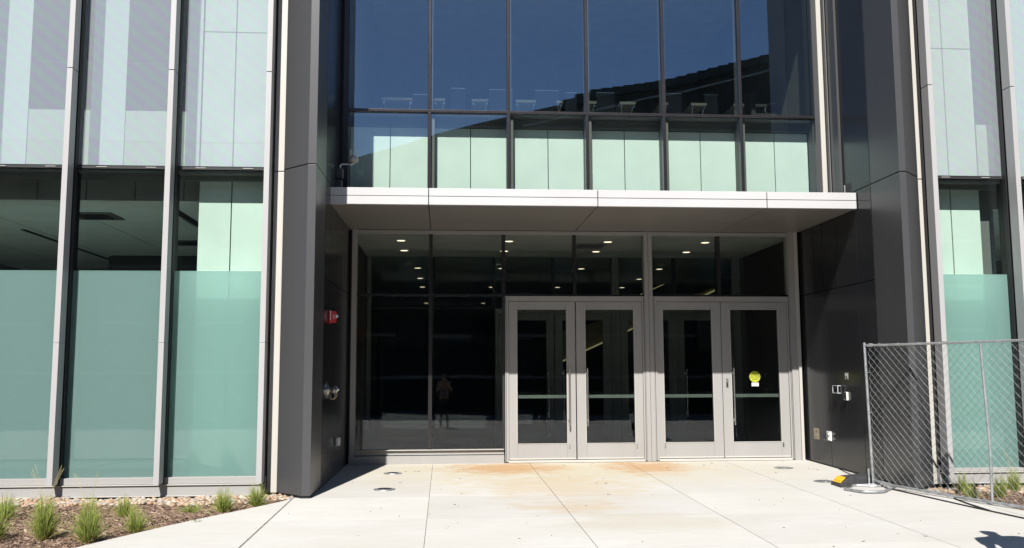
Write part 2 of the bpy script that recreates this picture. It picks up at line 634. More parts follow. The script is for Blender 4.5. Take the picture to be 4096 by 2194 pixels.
# sealant in the wide joint by the left bed and fine dark joints
b = MB()
b.prism([(-1.728, 4.9), (-1.706, 4.9), (-1.706, 10.84), (-1.728, 10.84)], lambda x, y: gz(y) - 0.05, lambda x, y: gz(y) - 0.006)
b.build('joint_sealant', M_SEAL, pave)
# near and far apron continuing the same concrete towards the viewer and beyond
b = MB()
b.prism([(-60, -14), (60, -14), (60, 4.895), (-60, 4.895)], lambda x, y: gz(y) - 0.12, lambda x, y: gz(y))
b.build('concrete_apron', M_PAVE, pave)
# narrow threshold strip of concrete under the doors
b = MB()
b.prism([(-1.47, 14.165), (5.66, 14.165), (5.66, 14.40), (-1.47, 14.40)], lambda x, y: gz(y) - 0.10, lambda x, y: -0.044)
b.build('threshold_strip', M_PAVE, pave)
# saw cuts halfway between the joints
b = MB()
for y in (13.2,):
    pass

# fallen twigs, leaves and grit on the pavement (too small and many to count)
b = MB()
tone = []
for k in range(110):
    x = random.uniform(-1.6, 5.4)
    y = random.uniform(7.3, 13.9)
    if random.random() < 0.35:
        y = random.uniform(13.0, 14.05)
    a = random.uniform(0, math.pi)
    l = random.choice([0.004, 0.005, 0.006, 0.008, 0.012, 0.02])
    w = random.uniform(0.002, 0.005)
    ux, uy = math.cos(a), math.sin(a)
    z = gz(y) + 0.002
    p = [(x - ux * l - uy * w, y - uy * l + ux * w), (x + ux * l - uy * w, y + uy * l + ux * w), (x + ux * l + uy * w, y + uy * l - ux * w), (x - ux * l + uy * w, y - uy * l - ux * w)]
    b.prism(p, z - 0.001, z + random.uniform(0.001, 0.003))
    tone += [random.uniform(0, 0.35)] * 8
b.tone = tone
b.build('leaf_litter', M_CHIP, None, kind='stuff')
for o in COL.objects:
    if o.name == 'leaf_litter':
        tag(o, 'bits of leaf and grit scattered over the pale paving', 'litter')

# ------------------------------------------------------------------ building
BL = thing('building', (2.0, 14.2, 0), 'modern building with recessed glass entrance between charcoal piers and fritted glass wings', 'building')


def part(mb, name, mat, parent=BL, **k):
    return mb.build(name, mat, parent, **k)


def box(name, mat, x0, x1, y0, y1, z0, z1, parent=BL, bevel=0.0):
    return MB().box(x0, x1, y0, y1, z0, z1).build(name, mat, parent, bevel)


# ---- side walls of the recess: metal panels with open joints
XR = 5.63


def lx(y):
    return -1.52 + (y - 10.83) * 0.0193


J = 0.006
rows_r = [(gz(13) + 0.03, 2.515, [14.24, 13.20, 12.11, 11.617]),
          (2.515, 3.785, [14.24, 13.586, 13.25, 12.737, 12.078, 11.617]),
          (3.785, TOP, [13.02, 12.43, 11.617])]
for (z0, z1, ys) in rows_r:
    for a, c in zip(ys[:-1], ys[1:]):
        wide = 0.016 if abs(a - 13.586) < .01 or abs(a - 13.25) < .01 else J
        zb = (lambda x, y: gz(y) + 0.025) if z0 < 0.2 else z0 + J
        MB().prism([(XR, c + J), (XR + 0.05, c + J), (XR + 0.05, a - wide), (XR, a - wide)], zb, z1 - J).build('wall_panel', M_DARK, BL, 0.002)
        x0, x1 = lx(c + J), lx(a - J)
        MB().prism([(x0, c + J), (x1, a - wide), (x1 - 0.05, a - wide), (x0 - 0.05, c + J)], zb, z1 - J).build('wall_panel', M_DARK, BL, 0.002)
# dark backing wall behind the panels
box('wall_core', M_BACK, XR + 0.055, XR + 0.40, 11.32, 14.6, -0.2, TOP)
box('wall_core', M_BACK, -1.95, -1.58, 11.32, 14.6, -0.2, TOP)
# corner piers: side return, narrow front face, 45 degree face
for z0, z1 in ((None, 3.785), (3.785, TOP)):
    zb = (lambda x, y: gz(y) + 0.03) if z0 is None else z0 + J
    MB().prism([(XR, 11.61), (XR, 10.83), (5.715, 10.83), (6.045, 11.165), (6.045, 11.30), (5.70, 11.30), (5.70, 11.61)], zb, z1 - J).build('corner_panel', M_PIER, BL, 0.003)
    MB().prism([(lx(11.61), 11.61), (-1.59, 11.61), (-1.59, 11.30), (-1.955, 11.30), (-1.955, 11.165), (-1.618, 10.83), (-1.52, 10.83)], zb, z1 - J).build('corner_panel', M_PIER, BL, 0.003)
    for xa, xb in ((6.095, 6.195), (-2.09, -1.972)):
        MB().box(xa, xb, 11.26, 11.34, (-0.085 if z0 is None else z0 + J), z1 - J).build('edge_strip', M_PALE, BL, 0.003)
# plinth flashing under the piers
MB().prism([(XR + .01, 11.6), (XR + .01, 10.845), (5.71, 10.845), (6.03, 11.175), (6.03, 11.29), (5.75, 11.29), (5.75, 11.6)], lambda x, y: gz(y) - .05, lambda x, y: gz(y) + .028).build('plinth', M_BLACK, BL)
MB().prism([(-1.54, 11.6), (-1.60, 11.6), (-1.60, 11.29), (-1.94, 11.29), (-1.94, 11.175), (-1.612, 10.845), (-1.535, 10.845)], lambda x, y: gz(y) - .05, lambda x, y: gz(y) + .028).build('plinth', M_BLACK, BL)
for sx in (1, -1):
    if sx == 1:
        MB().prism([(XR + .012, 11.62), (XR + .05, 11.62), (XR + .05, 14.2), (XR + .012, 14.2)], lambda x, y: gz(y) - .05, lambda x, y: gz(y) + .024).build('plinth', M_BLACK, BL)
    else:
        MB().prism([(lx(11.62) - .012, 11.62), (lx(14.2) - .012, 14.2), (lx(14.2) - .05, 14.2), (lx(11.62) - .05, 11.62)], lambda x, y: gz(y) - .05, lambda x, y: gz(y) + .024).build('plinth', M_BLACK, BL)
# slots above the canopy on both side walls
box('drain_slot', M_PALE, XR - 0.012, XR + 0.002, 12.36, 12.39, 3.77, 3.93)
box('drain_slot', M_BLACK, XR - 0.008, XR + 0.002, 12.20, 12.36, 3.77, 3.93)

# ---- wings: glass bays, fins, base
Y0G = 11.28
left_f = [-2.13, -3.285, -4.467, -5.65, -6.83, -8.0]
right_f = [6.175, 7.272, 8.37, 9.47, 10.57]


def bay(xa, xb, mirrored=False):
    # lower clear and frosted glass
    box('glass_pane', M_GLASS, xa, xb, Y0G, Y0G + .012, 2.558, 3.80)
    box('glass_pane', M_GLASS, xa, xb, Y0G, Y0G + .012, .112, 2.554)
    box('frosted_film', M_FROST, xa, xb, Y0G + .016, Y0G + .018, .112, 2.553)
    box('fritted_pane', M_FRIT, xa, xb, Y0G, Y0G + .012, 3.838, TOP)
    # transom: dark gasket with a bright shim line
    box('transom', M_BLACK, xa, xb, Y0G - .02, Y0G + .12, 3.796, 3.826)
    box('transom', M_MULL, xa, xb, Y0G - .012, Y0G + .10, 3.828, 3.838)
    for q in (0.2, 0.72):
        w = (xb - xa)
        box('setting_clip', M_PALE, xa + w * q, xa + w * (q + .11), Y0G - .026, Y0G - .021, 3.812, 3.818)


def fin(x):
    b = MB()
    for z0, z1 in ((.052, 1.674), (1.678, 4.947), (4.957, TOP)):
        b.box(x - .032, x + .032, 10.98, 11.15, z0, z1)
    b.build('fin', M_FIN, BL, 0.002)
    b = MB()
    b.box(x - .013, x + .013, 11.0, 11.20, .056, TOP)
    b.box(x - .030, x + .030, 11.20, 11.40, -0.02, TOP)
    b.build('fin_spine', M_BLACK, BL)


for fs in (left_f, right_f):
    for i, x in enumerate(fs):
        fin(x)
        if i:
            a, c = sorted((fs[i - 1], x))
            bay(a + .031, c - .031)
for xa, xb in ((-8.0, -2.098), (6.14, 10.57)):
    z = -0.0 if xa < 0 else 0.035
    box('sill_frame', M_SILVER, xa, xb, 11.20, 11.30, .036 + z, .111, bevel=.002)
    box('sill_flashing', M_PALE, xa, xb, 11.165, 11.31, .024 + z, .033 + z)
    box('base_plate', M_SILVER, xa, xb, 11.185, 11.31, -.088 + z * .9, .022 + z)
    box('base_flashing', M_PALE, xa, xb, 11.160, 11.31, -.102 + z * .9, -.090 + z * .9)
    box('base_core', M_BLACK, xa, xb, 11.22, 11.34, -.30, -.103)
# wing interiors
for side, (xa, xb) in (('l', (-8.6, -2.10)), ('r', (6.24, 10.8))):
    box('reveal', M_REVEAL, xa, xb, 11.30, 11.72, 3.755, 3.79)
    box('reveal', M_REVEAL, xa, xb, 11.44, 11.50, 3.695, 3.752)
    # bulkhead panels
    n = int((xb - xa) / 1.19) + 1
    for k in range(n * 2):
        p0 = xb - .0 - (k + 1) * .60 if side == 'l' else xa + k * .60
        # bulkhead tiles
        box('bulkhead_panel', M_INWALL_G, p0 + .008, p0 + .592, 11.74, 11.78, 3.50, 3.745)
    box('soffit', M_CEIL, xa, xb, 11.79, 12.06, 3.475, 3.50)
    # ceiling of tiles
    ce = thing('ceiling_grid', (0, 0, 0))
    ce.parent = BL
    ce.location = (-2.0, -14.2, 0)
    base = None
    nx = int((xb - xa) / 1.22) + 1
    cnt = 0
    for r in range(14):
        for c in range(nx):
            y0 = 12.08 + r * .61
            x1 = xb - .35 - c * 1.22 if side == 'l' else xa + .1 + (c + 1) * 1.22
            if base is None:
                base = MB().box(-1.195, 0, 0, .585, 0, .02)
                bo = base.build('ceiling_tile', M_CEIL)
                me_tile = bo.data
                bpy.data.objects.remove(bo)
            o = bpy.data.objects.new('ceiling_tile', me_tile)
            COL.objects.link(o)
            o.parent = ce
            o.location = (x1, y0, 3.47)
            cnt += 1
    box('ceiling_void', M_BACK, xa, xb, 12.06, 20.7, 3.50, 3.60)
    box('interior_wall', M_INWALL_G, xa, xb, 20.7, 20.8, 0, TOP)
    box('interior_floor', M_CARPET, xa, xb, 11.34, 20.8, -.15, -.02)
    box('upper_floor', M_CARPET, xa, xb, 11.80, 20.8, 3.62, 3.75)
    box('upper_ceiling', M_CEIL, xa, xb, 11.32, 20.8, 7.6, 7.7)
    for z0_, z1_, m_ in ((5.25, 6.02, M_INWALL_G), (6.03, 6.06, M_PALE)):
        box('light_trough', m_, xa + .1, xb - 1.2, 14.0, 14.1, z0_, z1_)
    box('end_wall', M_INWALL_G, (xa - .1) if side == 'l' else xb, xa if side == 'l' else xb + .1, 11.34, 20.8, -.15, TOP)
    box('partition', M_INWALL_G, xa, xb, 17.0, 17.1, 3.75, 7.6)
# dark linear diffusers and equipment in the left ceiling
box('ceiling_slot', M_BLACK, -3.62, -3.50, 12.1, 17.5, 3.462, 3.469)
box('ceiling_slot', M_BLACK, -6.3, -6.22, 14.0, 19.5, 3.462, 3.469)
for cx, cy in ((-4.55, 12.75), (-4.05, 15.3)):
    MB().box(cx - .5, cx + .1, cy - .28, cy + .28, 3.455, 3.469).build('ceiling_vent', M_REVEAL, BL)
    MB().box(cx - .4, cx + .0, cy - .18, cy + .18, 3.448, 3.455).build('ceiling_vent', M_BLACK, BL)
# cladding of the big columns behind the glass, mint through the tint
for z0, z1 in ((-.15, 3.735), (3.85, 5.66), (5.675, TOP)):
    for xa, xb in ((-3.07, -2.68), (-2.665, -2.19)):
        box('column_panel', M_COLUMN, xa, xb, 11.60, 11.66, z0, z1)
    for xa, xb in ((6.30, 6.705), (6.72, 7.11)):
        box('column_panel', M_COLUMN, xa, xb, 11.60, 11.66, z0, z1)
box('column_core', M_BACK, -3.05, -2.11, 11.665, 12.5, -.15, TOP)
box('column_core', M_BACK, 6.24, 7.09, 11.665, 12.5, -.15, TOP)
box('window_return', M_REVEAL, -2.18, -2.11, 11.32, 11.66, -.1, TOP)
box('window_return', M_REVEAL, 6.22, 6.29, 11.32, 11.66, -.1, TOP)
box('column_side', M_REVEAL, 7.13, 7.37, 11.72, 11.78, -.1, 3.735)
# pale panels added to imitate reflected bands in the upper wing glass
for xa, xb in ((-6.5, -5.95), (-5.62, -5.20), (-4.44, -4.02), (-3.26, -3.09), (7.40, 7.95), (8.45, 9.0)):
    box('added_reflection_band', M_BAND, xa, xb, 11.60, 11.615, 3.85, TOP)
for xa, xb in ((-8.5, -3.09), (7.14, 10.7)):
    box('parapet_lining', M_LINING, xa, xb, 11.62, 11.66, 3.80, 4.62)
box('roof_cap', M_BACK, -9, 11, 11.0, 21, TOP, TOP + .12)

# ---- canopy
cp = [-1.515, -0.215, 2.045, 4.366, 5.618]
for i in range(4):
    a = cp[i] + (0 if i == 0 else .006)
    c = cp[i + 1] - (0 if i == 3 else .006)
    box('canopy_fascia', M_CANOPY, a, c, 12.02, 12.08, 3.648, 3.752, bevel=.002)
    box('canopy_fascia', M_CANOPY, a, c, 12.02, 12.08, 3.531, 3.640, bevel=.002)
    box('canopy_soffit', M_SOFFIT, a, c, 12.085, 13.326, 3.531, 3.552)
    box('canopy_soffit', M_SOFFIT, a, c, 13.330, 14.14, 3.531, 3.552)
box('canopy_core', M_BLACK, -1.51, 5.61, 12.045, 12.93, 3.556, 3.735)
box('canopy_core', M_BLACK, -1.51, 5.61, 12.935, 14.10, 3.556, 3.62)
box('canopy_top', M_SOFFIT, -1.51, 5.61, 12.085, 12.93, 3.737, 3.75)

# ---- upper curtain wall
YU = 12.95
um = [-0.228, 0.912, 2.062, 3.203, 4.358]
ue = [-1.375] + um + [5.475]
ZT0, ZT1 = 5.055, 5.095
for a, c in zip(ue[:-1], ue[1:]):
    for z0, z1 in ((ZT1, TOP), (3.70, ZT0)):     # each pane sits a hair out of true in its gasket
        e1, e2 = YU + .05 + random.uniform(0, .003), YU + .05 + random.uniform(0, .003)
        MB().prism([(a, e1), (c, e2), (c, e2 + .012), (a, e1 + .012)], z0, z1).build('glass_pane', M_GLASS_UP, BL)
for x in um:
    MB().box(x - .024, x + .024, YU, YU + .075, 3.72, ZT0 - .002).box(x - .024, x + .024, YU, YU + .075, ZT1 + .002, TOP).build('mullion', M_MULL, BL, .006)
    MB().box(x - .018, x + .075, YU + .078, YU + .30, 3.72, ZT0).build('mullion_box', M_REVEAL, BL)
    MB().box(x - .018, x + .045, YU + .078, YU + .22, ZT1 + .01, TOP).build('mullion_box', M_REVEAL, BL)
box('transom', M_MULL, -1.375, 5.475, YU - .002, YU + .077, ZT0, ZT1, bevel=.006)
box('end_mullion', M_MULL, -1.455, -1.376, YU - .03, YU + .2, 3.755, TOP)
box('end_mullion', M_PIER, 5.476, 5.546, YU - .004, YU + .2, 3.755, TOP)
box('end_strip', M_PALE, 5.548, 5.618, YU - .02, YU + .05, 3.755, TOP)
# grooved jamb between the end strip and the side wall
for y0, y1, m_, o_ in ((12.86, 12.925, M_BLACK, .0), (12.79, 12.85, M_REVEAL, .012), (12.72, 12.78, M_BLACK, .0), (12.62, 12.71, M_REVEAL, .016), (12.44, 12.61, M_PIER, .022)):
    box('jamb_trim', m_, XR - .014 - o_, XR - .002, y0, y1, 3.755, TOP)
box('jamb_trim', M_BLACK, -1.50, -1.457, 12.95, 13.1, 3.755, TOP)
# spandrel shadow boxes
edges = [(-1.375, -.80, -.255)] + [(x + .078, (x + .078 + x2 - .018) / 2, x2 - .018) for x, x2 in zip(um, um[1:] + [5.475])]
for a, m_, c in edges:
    for p, q in ((a, m_ - .006), (m_ + .006, c)):
        box('spandrel_panel', M_MINT, p, q, 13.235, 13.26, 3.70, 4.895)
    box('shadow_box_head', M_REVEAL, a, c, 13.20, 13.262, 4.955, 5.045)
    box('shadow_box_rail', M_REVEAL, a, c, 13.18, 13.262, 4.905, 4.948)
box('shadow_box_back', M_BACK, -1.45, 5.6, 13.27, 13.32, 3.70, 5.05)
box('shadow_box_side', M_REVEAL, 5.47, 5.53, 13.02, 13.262, 3.72, 5.05)
# upper room
box('upper_room_floor', M_CARPET, -1.45, 5.62, 13.05, 19.6, 5.05, 5.12)
box('upper_room_ceiling', M_CEIL_D, -1.45, 5.62, 13.03, 19.6, 8.3, 8.4)
box('upper_room_wall', M_INWALL_G, -1.45, 5.62, 19.6, 19.7, 4, TOP)
box('upper_room_wall', M_REVEAL, -1.60, -1.385, 13.16, 19.6, 4, TOP)
box('upper_room_wall', M_REVEAL, 5.62, 5.68, 13.03, 19.6, 4, TOP)
box('upper_room_board', M_INWALL, 0.0, 2.6, 19.5, 19.58, 5.9, 7.4)
for x, y in ((0.4, 15.5), (1.9, 15.6), (3.2, 15.8), (4.6, 15.9)):
    MB().lathe((x, y, 8.3), (0, 0, -1), [(.09, 0), (.09, .015), (.03, .03)], 14).build('smoke_detector', M_REVEAL, BL)

# ---- lower storefront (outer, and again as the inner line of the vestibule)
M1, M2, M3, M4 = -.215, .915, 2.03, 4.332


def pull(parent, x, y, z0, z1):
    b = MB()
    b.tube([(x, y - .075, z0), (x, y - .075, z1)], .0125, 10)
    for z in (z0 + .08, z1 - .07):
        b.tube([(x, y, z), (x, y - .078, z)], .010, 8)
        b.lathe((x, y, z), (0, -1, 0), [(.022, 0), (.022, .008), (.012, .01)], 12)
    b.build('handle', M_STEEL, parent)


def storefront(Y, outer=True):
    fm = M_SILVER if outer else M_INFRAME
    gl = M_GLASS_DOOR if outer else M_GLASS
    # jambs and header
    box('jamb', fm, -1.418, -1.345, Y - (.06 if outer else 0), Y + .12, -.05, 3.53)
    box('jamb', fm, 5.447, 5.585, Y - (.06 if outer else 0), Y + .12, -.045, 3.53)
    if outer:
        box('jamb_return', M_PALE, 5.545, 5.587, Y - .10, Y - .062, -.045, 3.525)
    box('header', fm, -1.344, 0.935, Y - .02, Y + .12, 3.473, 3.528)
    box('header', fm, 0.940, 3.126, Y - .02, Y + .12, 3.473, 3.528)
    box('header', fm, 3.258, 5.446, Y - .02, Y + .12, 3.473, 3.528)
    MB().box(3.127, 3.189, Y - .035, Y + .12, -.04, 3.53).box(3.193, 3.257, Y - .035, Y + .12, -.04, 3.53).build('post', fm, BL, .002)
    dk = M_MULL if outer else M_BLACK
    # black mullions and transom
    box('mullion', dk, M1 - .028, M1 + .028, Y, Y + .09, .16, 2.505)
    box('mullion', dk, M1 - .028, M1 + .028, Y, Y + .09, 2.539, 3.471)
    box('mullion', dk, M2 - .028, M2 + .028, Y, Y + .09, 2.539, 3.471)
    box('mullion', dk, M3 - .025, M3 + .025, Y, Y + .09, 2.539, 3.471)
    box('mullion', dk, M4 - .03, M4 + .03, Y, Y + .09, 2.539, 3.471)
    box('transom', dk, -1.344, 3.125, Y + .001, Y + .088, 2.508, 2.537)
    box('transom', dk, 3.259, 5.446, Y + .001, Y + .088, 2.508, 2.537)
    # fixed glass
    for a, c in ((-1.344, M1 - .029), (M1 + .029, M2 - .029), (M2 + .029, M3 - .026), (M3 + .026, 3.125), (3.259, M4 - .031), (M4 + .031, 5.445)):
        box('glass_pane', gl, a, c, Y + .04, Y + .052, 2.539, 3.471)
    for a, c in ((-1.344, M1 - .029), (M1 + .029, M2 - .002)):
        box('glass_pane', gl, a, c, Y + .04, Y + .052, .168, 2.506)
    if outer:
        box('mullion_inner', M_BLACK, M2 - .02, M2 + .012, Y + .002, Y + .09, .168, 2.506)
    # sill under the fixed glass
    box('sill_frame', fm, -1.344, .914, Y - .02, Y + .10, .09, .166, bevel=.002)
    box('sill_plate', fm, -1.43 if outer else -1.344, .914, Y - .055, Y + .08, -.050, .079)
    if outer:
        box('sill_flashing', M_PALE, -1.344, .914, Y - .06, Y + .0, .159, .168)
        box('sill_flashing', M_PALE, -1.43, .918, Y - .07, Y - .056, -.054, -.044)
    # door frames
    for a, c in ((.934, 3.125), (3.259, 5.446)):
        b = MB()
        b.box(a, a + .055, Y - .03, Y + .12, -.03, 2.506)
        b.box(c - .042, c, Y - .03, Y + .12, -.03, 2.506)
        b.box(a + .056, c - .043, Y - .03, Y + .12, 2.425, 2.506)
        b.build('door_frame', fm, BL, .002)
        box('door_stop', M_BLACK, a + .012, a + .018, Y - .034, Y - .029, -.03, 2.49)
        box('door_stop', M_BLACK, c - .018, c - .012, Y - .034, Y - .029, -.03, 2.49)
        box('threshold', M_PALE, a + .05, c - .04, Y - .05, Y + .12, -.040, -.006)
    doors = ((.994, 2.026, 1.123, 1.888, 'r'), (2.042, 3.080, 2.188, 2.946, 'l'), (3.279, 4.335, 3.415, 4.188, None), (4.344, 5.400, 4.490, 5.255, 'l'))
    for a, c, ga, gc, pullside in doors:
        dr = thing('door', ((a + c) / 2, Y, 0))
        dr.parent = BL
        dr.location = Vector(((a + c) / 2, Y, 0)) - BL.location
        yo = Y - .012
        b = MB()
        b.box(a, ga, yo, yo + .045, .012, 2.418)
        b.box(gc, c, yo, yo + .045, .012, 2.418)
        b.box(ga + .001, gc - .001, yo + .001, yo + .045, 2.299, 2.417)
        b.box(ga + .001, gc - .001, yo + .001, yo + .045, .013, .243)
        b.build('door_leaf', fm, dr, .002)
        MB().box(ga, gc, yo + .022, yo + .030, .244, 2.298).build('door_glass', gl, dr)
        b = MB()
        b.box(ga - .008, ga, yo - .004, yo + .0, .236, 2.306)
        b.box(gc, gc + .008, yo - .004, yo + .0, .236, 2.306)
        b.box(ga, gc, yo - .004, yo + .0, 2.298, 2.306)
        b.box(ga, gc, yo - .004, yo + .0, .236, .244)
        b.build('glazing_bead', M_PALE if outer else fm, dr)
        MB().box(a + .004, c - .004, yo - .008, yo + .0, .004, .026).build('door_sweep', M_PALE, dr)
        # push bar on the inside
        b = MB()
        b.box(ga - .06, gc + .06, yo + .085, yo + .115, .928, .978)
        b.box(ga - .06, ga - .02, yo + .046, yo + .085, .935, .97)
        b.box(gc + .02, gc + .06, yo + .046, yo + .085, .935, .97)
        b.build('push_bar', M_BAR if outer else M_REVEAL, dr)
        if pullside == 'r':
            pull(dr, gc + .034, yo, .505, 1.385)
            MB().box(gc + .024, gc + .046, yo - .006, yo, .16, .225).build('door_guide', M_STEEL, dr)
        elif pullside == 'l':
            pull(dr, ga + .014, yo, .505, 1.385)
            MB().box(gc + .015, gc + .037, yo - .006, yo, .16, .225).build('door_guide', M_STEEL, dr)
        else:
            MB().box(ga - .012, ga + .010, yo - .006, yo, .16, .225).build('door_guide', M_STEEL, dr)
        if outer and a > 4:
            MB().box(4.396, 4.430, yo - .012, yo, 1.09, 1.215).lathe((4.413, yo - .012, 1.18), (0, -1, 0), [(.016, 0), (.016, .012), (.010, .014)], 12).build('lock_plate', M_STEEL, dr)
            MB().box(4.407, 4.419, yo - .022, yo - .012, 1.10, 1.145).build('lock_lever', M_BLACK, dr)
            st = MB().lathe((4.866, yo + .0205, 1.247), (0, -1, 0), [(.088, 0), (.088, .001)], 40).build('caution_sticker', M_LIME, dr)
            yy = yo + .0185
            # black band lines around the middle word
            MB().box(4.782, 4.950, yy - .0006, yy, 1.222, 1.2235).box(4.782, 4.950, yy - .0006, yy, 1.270, 1.2715).build('sticker_line', M_INK, dr)
            text_mesh('sticker_text', 'CAUTION', .046, (4.866, yy, 1.2465), FRONT, M_INK, dr)
            text_mesh('sticker_text', 'AUTOMATIC', .027, (4.866, yy, 1.289), FRONT, M_INK, dr)
            text_mesh('sticker_text', 'DOOR', .029, (4.866, yy, 1.203), FRONT, M_INK, dr)
            MB().box(4.812, 4.924, yo + .0195, yo + .0208, 1.098, 1.155).build('white_label', M_WHITE, dr)
            for t_, z_ in (('ACTIVATE', 1.1455), ('SWITCH TO', 1.1265), ('OPERATE', 1.1075)):
                text_mesh('label_text', t_, .0185, (4.868, yo + .0187, z_), FRONT, M_INK, dr)


storefront(14.2, True)
storefront(17.0, False)
# vestibule and lobby shell
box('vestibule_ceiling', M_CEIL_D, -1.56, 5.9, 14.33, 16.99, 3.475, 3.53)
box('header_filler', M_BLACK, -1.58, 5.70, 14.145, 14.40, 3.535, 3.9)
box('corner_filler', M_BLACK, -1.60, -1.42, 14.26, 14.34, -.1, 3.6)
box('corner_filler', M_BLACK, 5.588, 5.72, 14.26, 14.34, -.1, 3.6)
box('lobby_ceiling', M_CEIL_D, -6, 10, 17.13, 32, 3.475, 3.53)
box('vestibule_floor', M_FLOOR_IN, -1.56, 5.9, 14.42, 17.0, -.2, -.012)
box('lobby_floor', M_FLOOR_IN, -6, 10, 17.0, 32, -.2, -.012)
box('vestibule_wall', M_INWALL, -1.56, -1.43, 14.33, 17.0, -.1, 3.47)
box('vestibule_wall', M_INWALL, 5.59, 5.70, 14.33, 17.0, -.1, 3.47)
box('lobby_wall', M_INWALL, -6, 10, 32, 32.1, -.1, 3.6)
box('lobby_wall', M_INWALL, -6.1, -6, 17.1, 32, -.1, 3.6)
box('lobby_wall', M_INWALL, 10, 10.1, 17.1, 32, -.1, 3.6)
box('lobby_wall', M_INWALL, -6, -1.56, 17.0, 17.1, -.1, 3.6)
box('lobby_wall', M_INWALL, 5.9, 10, 17.0, 17.1, -.1, 3.6)
box('ceiling_vent', M_REVEAL, 2.18, 2.72, 15.1, 15.7, 3.464, 3.474)
box('ceiling_vent', M_BLACK, 2.24, 2.66, 15.16, 15.64, 3.458, 3.464)
# stair rising across the lobby with a lit underside
b = MB()
ya = 21.5
b.v = [(2.6, ya, 1.55), (6.8, ya, 3.45), (6.8, ya + .3, 3.45), (2.6, ya + .3, 1.55), (2.6, ya, 2.25), (6.8, ya, 4.0), (6.8, ya + .3, 4.0), (2.6, ya + .3, 2.25)]
b.v = [(x, y, min(z, 3.44)) for x, y, z in b.v]
b.f = [(0, 1, 5, 4), (2, 3, 7, 6), (1, 2, 6, 5), (3, 0, 4, 7), (4, 5, 6, 7), (0, 3, 2, 1)]
b.build('stair_stringer', M_STAIRWALL, BL)
MB().tube([(2.6, ya - .03, 1.53), (6.6, ya - .03, 3.35)], .018, 6).build('stair_light_strip', M_LED, BL)
MB().tube([(2.9, ya - .03, 2.42), (5.2, ya - .03, 3.42)], .010, 6).build('stair_light_strip', M_LED, BL)

# ------------------------------------------------------------------ ceiling downlights
lamp = thing('downlight', (0, 0, 0))
MB().lathe((0, 0, -.004), (0, 0, 1), [(.068, 0), (.068, .004)], 24).build('lamp_disc', M_LAMP, lamp)
b = MB()
b.tube([(.074 * math.cos(t * math.pi / 12), .074 * math.sin(t * math.pi / 12), -.004) for t in range(24)], .006, 5, closed=True)
b.build('trim_ring', M_WHITE, lamp)
spots = []
cols = [-.63, 1.09, 2.74, 4.38]
colw = ['leftmost', 'second from left', 'third from left', 'rightmost']
for ci, x in enumerate(cols):
    for ri, (y, rn) in enumerate(((14.9, 'front row of the vestibule ceiling'), (16.1, 'rear row of the vestibule ceiling'))):
        spots.append((x - (.08 if ci == 0 else .04 if ci == 1 else .05), y, 'round downlight, %s in the %s' % (colw[ci], rn), 'vestibule downlights'))
    for y, rn, has in ((18.75, 'first row past the inner doors', (0, 1, 2, 3)), (20.75, 'second row past the inner doors', (0, 3)), (22.8, 'third row past the inner doors', (0, 1, 2, 3)), (27.9, 'farthest row of the lobby', (0, 1))):
        if ci in has:
            spots.append((x + .08, y, 'small round lobby downlight, %s in the %s' % (colw[ci], rn), 'lobby downlights'))
for k, (x, y, lb, gr) in enumerate(spots):
    if k == 0:
        o = lamp
    else:
        o = lamp.copy()
        COL.objects.link(o)
        for ch in lamp.children:
            c = ch.copy()
            COL.objects.link(c)
            c.parent = o
    o.location = (x, y, 3.474)
    o['label'] = lb
    o['category'] = 'ceiling light'
    o['group'] = gr

# ------------------------------------------------------------------ upstairs furniture
desks = [(-1.05, -.55, 'leftmost desk behind the upstairs glass, edge only faintly lit'),
         (-.228 + .03, .0, 'second desk upstairs, just right of the first mullion'),
         (.44, .72, 'third desk upstairs, mid length bright edge in the second bay'),
         (1.18, 1.52, 'fourth desk upstairs, longer bright edge in the third bay'),
         (1.87, 1.98, 'shortest desk edge upstairs, beside the roof reflection'),
         (2.37, 2.55, 'small desk edge upstairs left in the fourth bay'),
         (2.95, 3.22, 'longer desk edge upstairs right in the fourth bay'),
         (3.64, 3.78, 'small desk edge upstairs left in the fifth bay'),
         (4.18, 4.45, 'longer desk edge upstairs right in the fifth bay'),
         (5.34 - .42, 5.915 - .42, 'longest desk edge upstairs, in the last bay at right')]
for k, (a, c, lb) in enumerate(desks):
    d = thing('desk', ((a + c) / 2, 15.0, 5.12), lb, 'desk', 'desks behind the upstairs windows')
    MB().box(a, c, 15.0, 15.6, 5.855, 5.882).build('desk_top', M_LAMIN, d)
    MB().box(a, c, 14.985, 14.999, 5.845, 5.888).build('edge_band', M_WOOD, d)
    for xx, dx in ((a + .03, .05), (c - .03, -.07)):
        MB().tube([(xx, 15.05, 5.84), (xx + dx, 15.12, 5.5), (xx + dx * 2.2, 15.2, 5.13)], .012, 6).build('leg', M_STEEL, d)
        MB().lathe((xx, 15.03, 5.81), (0, -1, 0), [(.022, 0), (.018, .02)], 10).build('caster', M_STEEL, d)
scr = [(-.55, -.25, 6.05, 'dim'), (.09, .34, 6.17, ''), (.75, 1.16, 6.16, ''), (1.53, 1.95, 6.16, ''), (2.06, 2.26, 6.13, ''), (2.60, 2.92, 6.14, ''), (3.82, 4.10, 6.15, ''), (4.50, 4.74, 6.14, '')]
names = ['in the first bay', 'left in the second bay', 'right in the second bay', 'in the third bay', 'at the left of the fourth bay', 'between desks in the fourth bay', 'left in the fifth bay', 'at the start of the last bay']
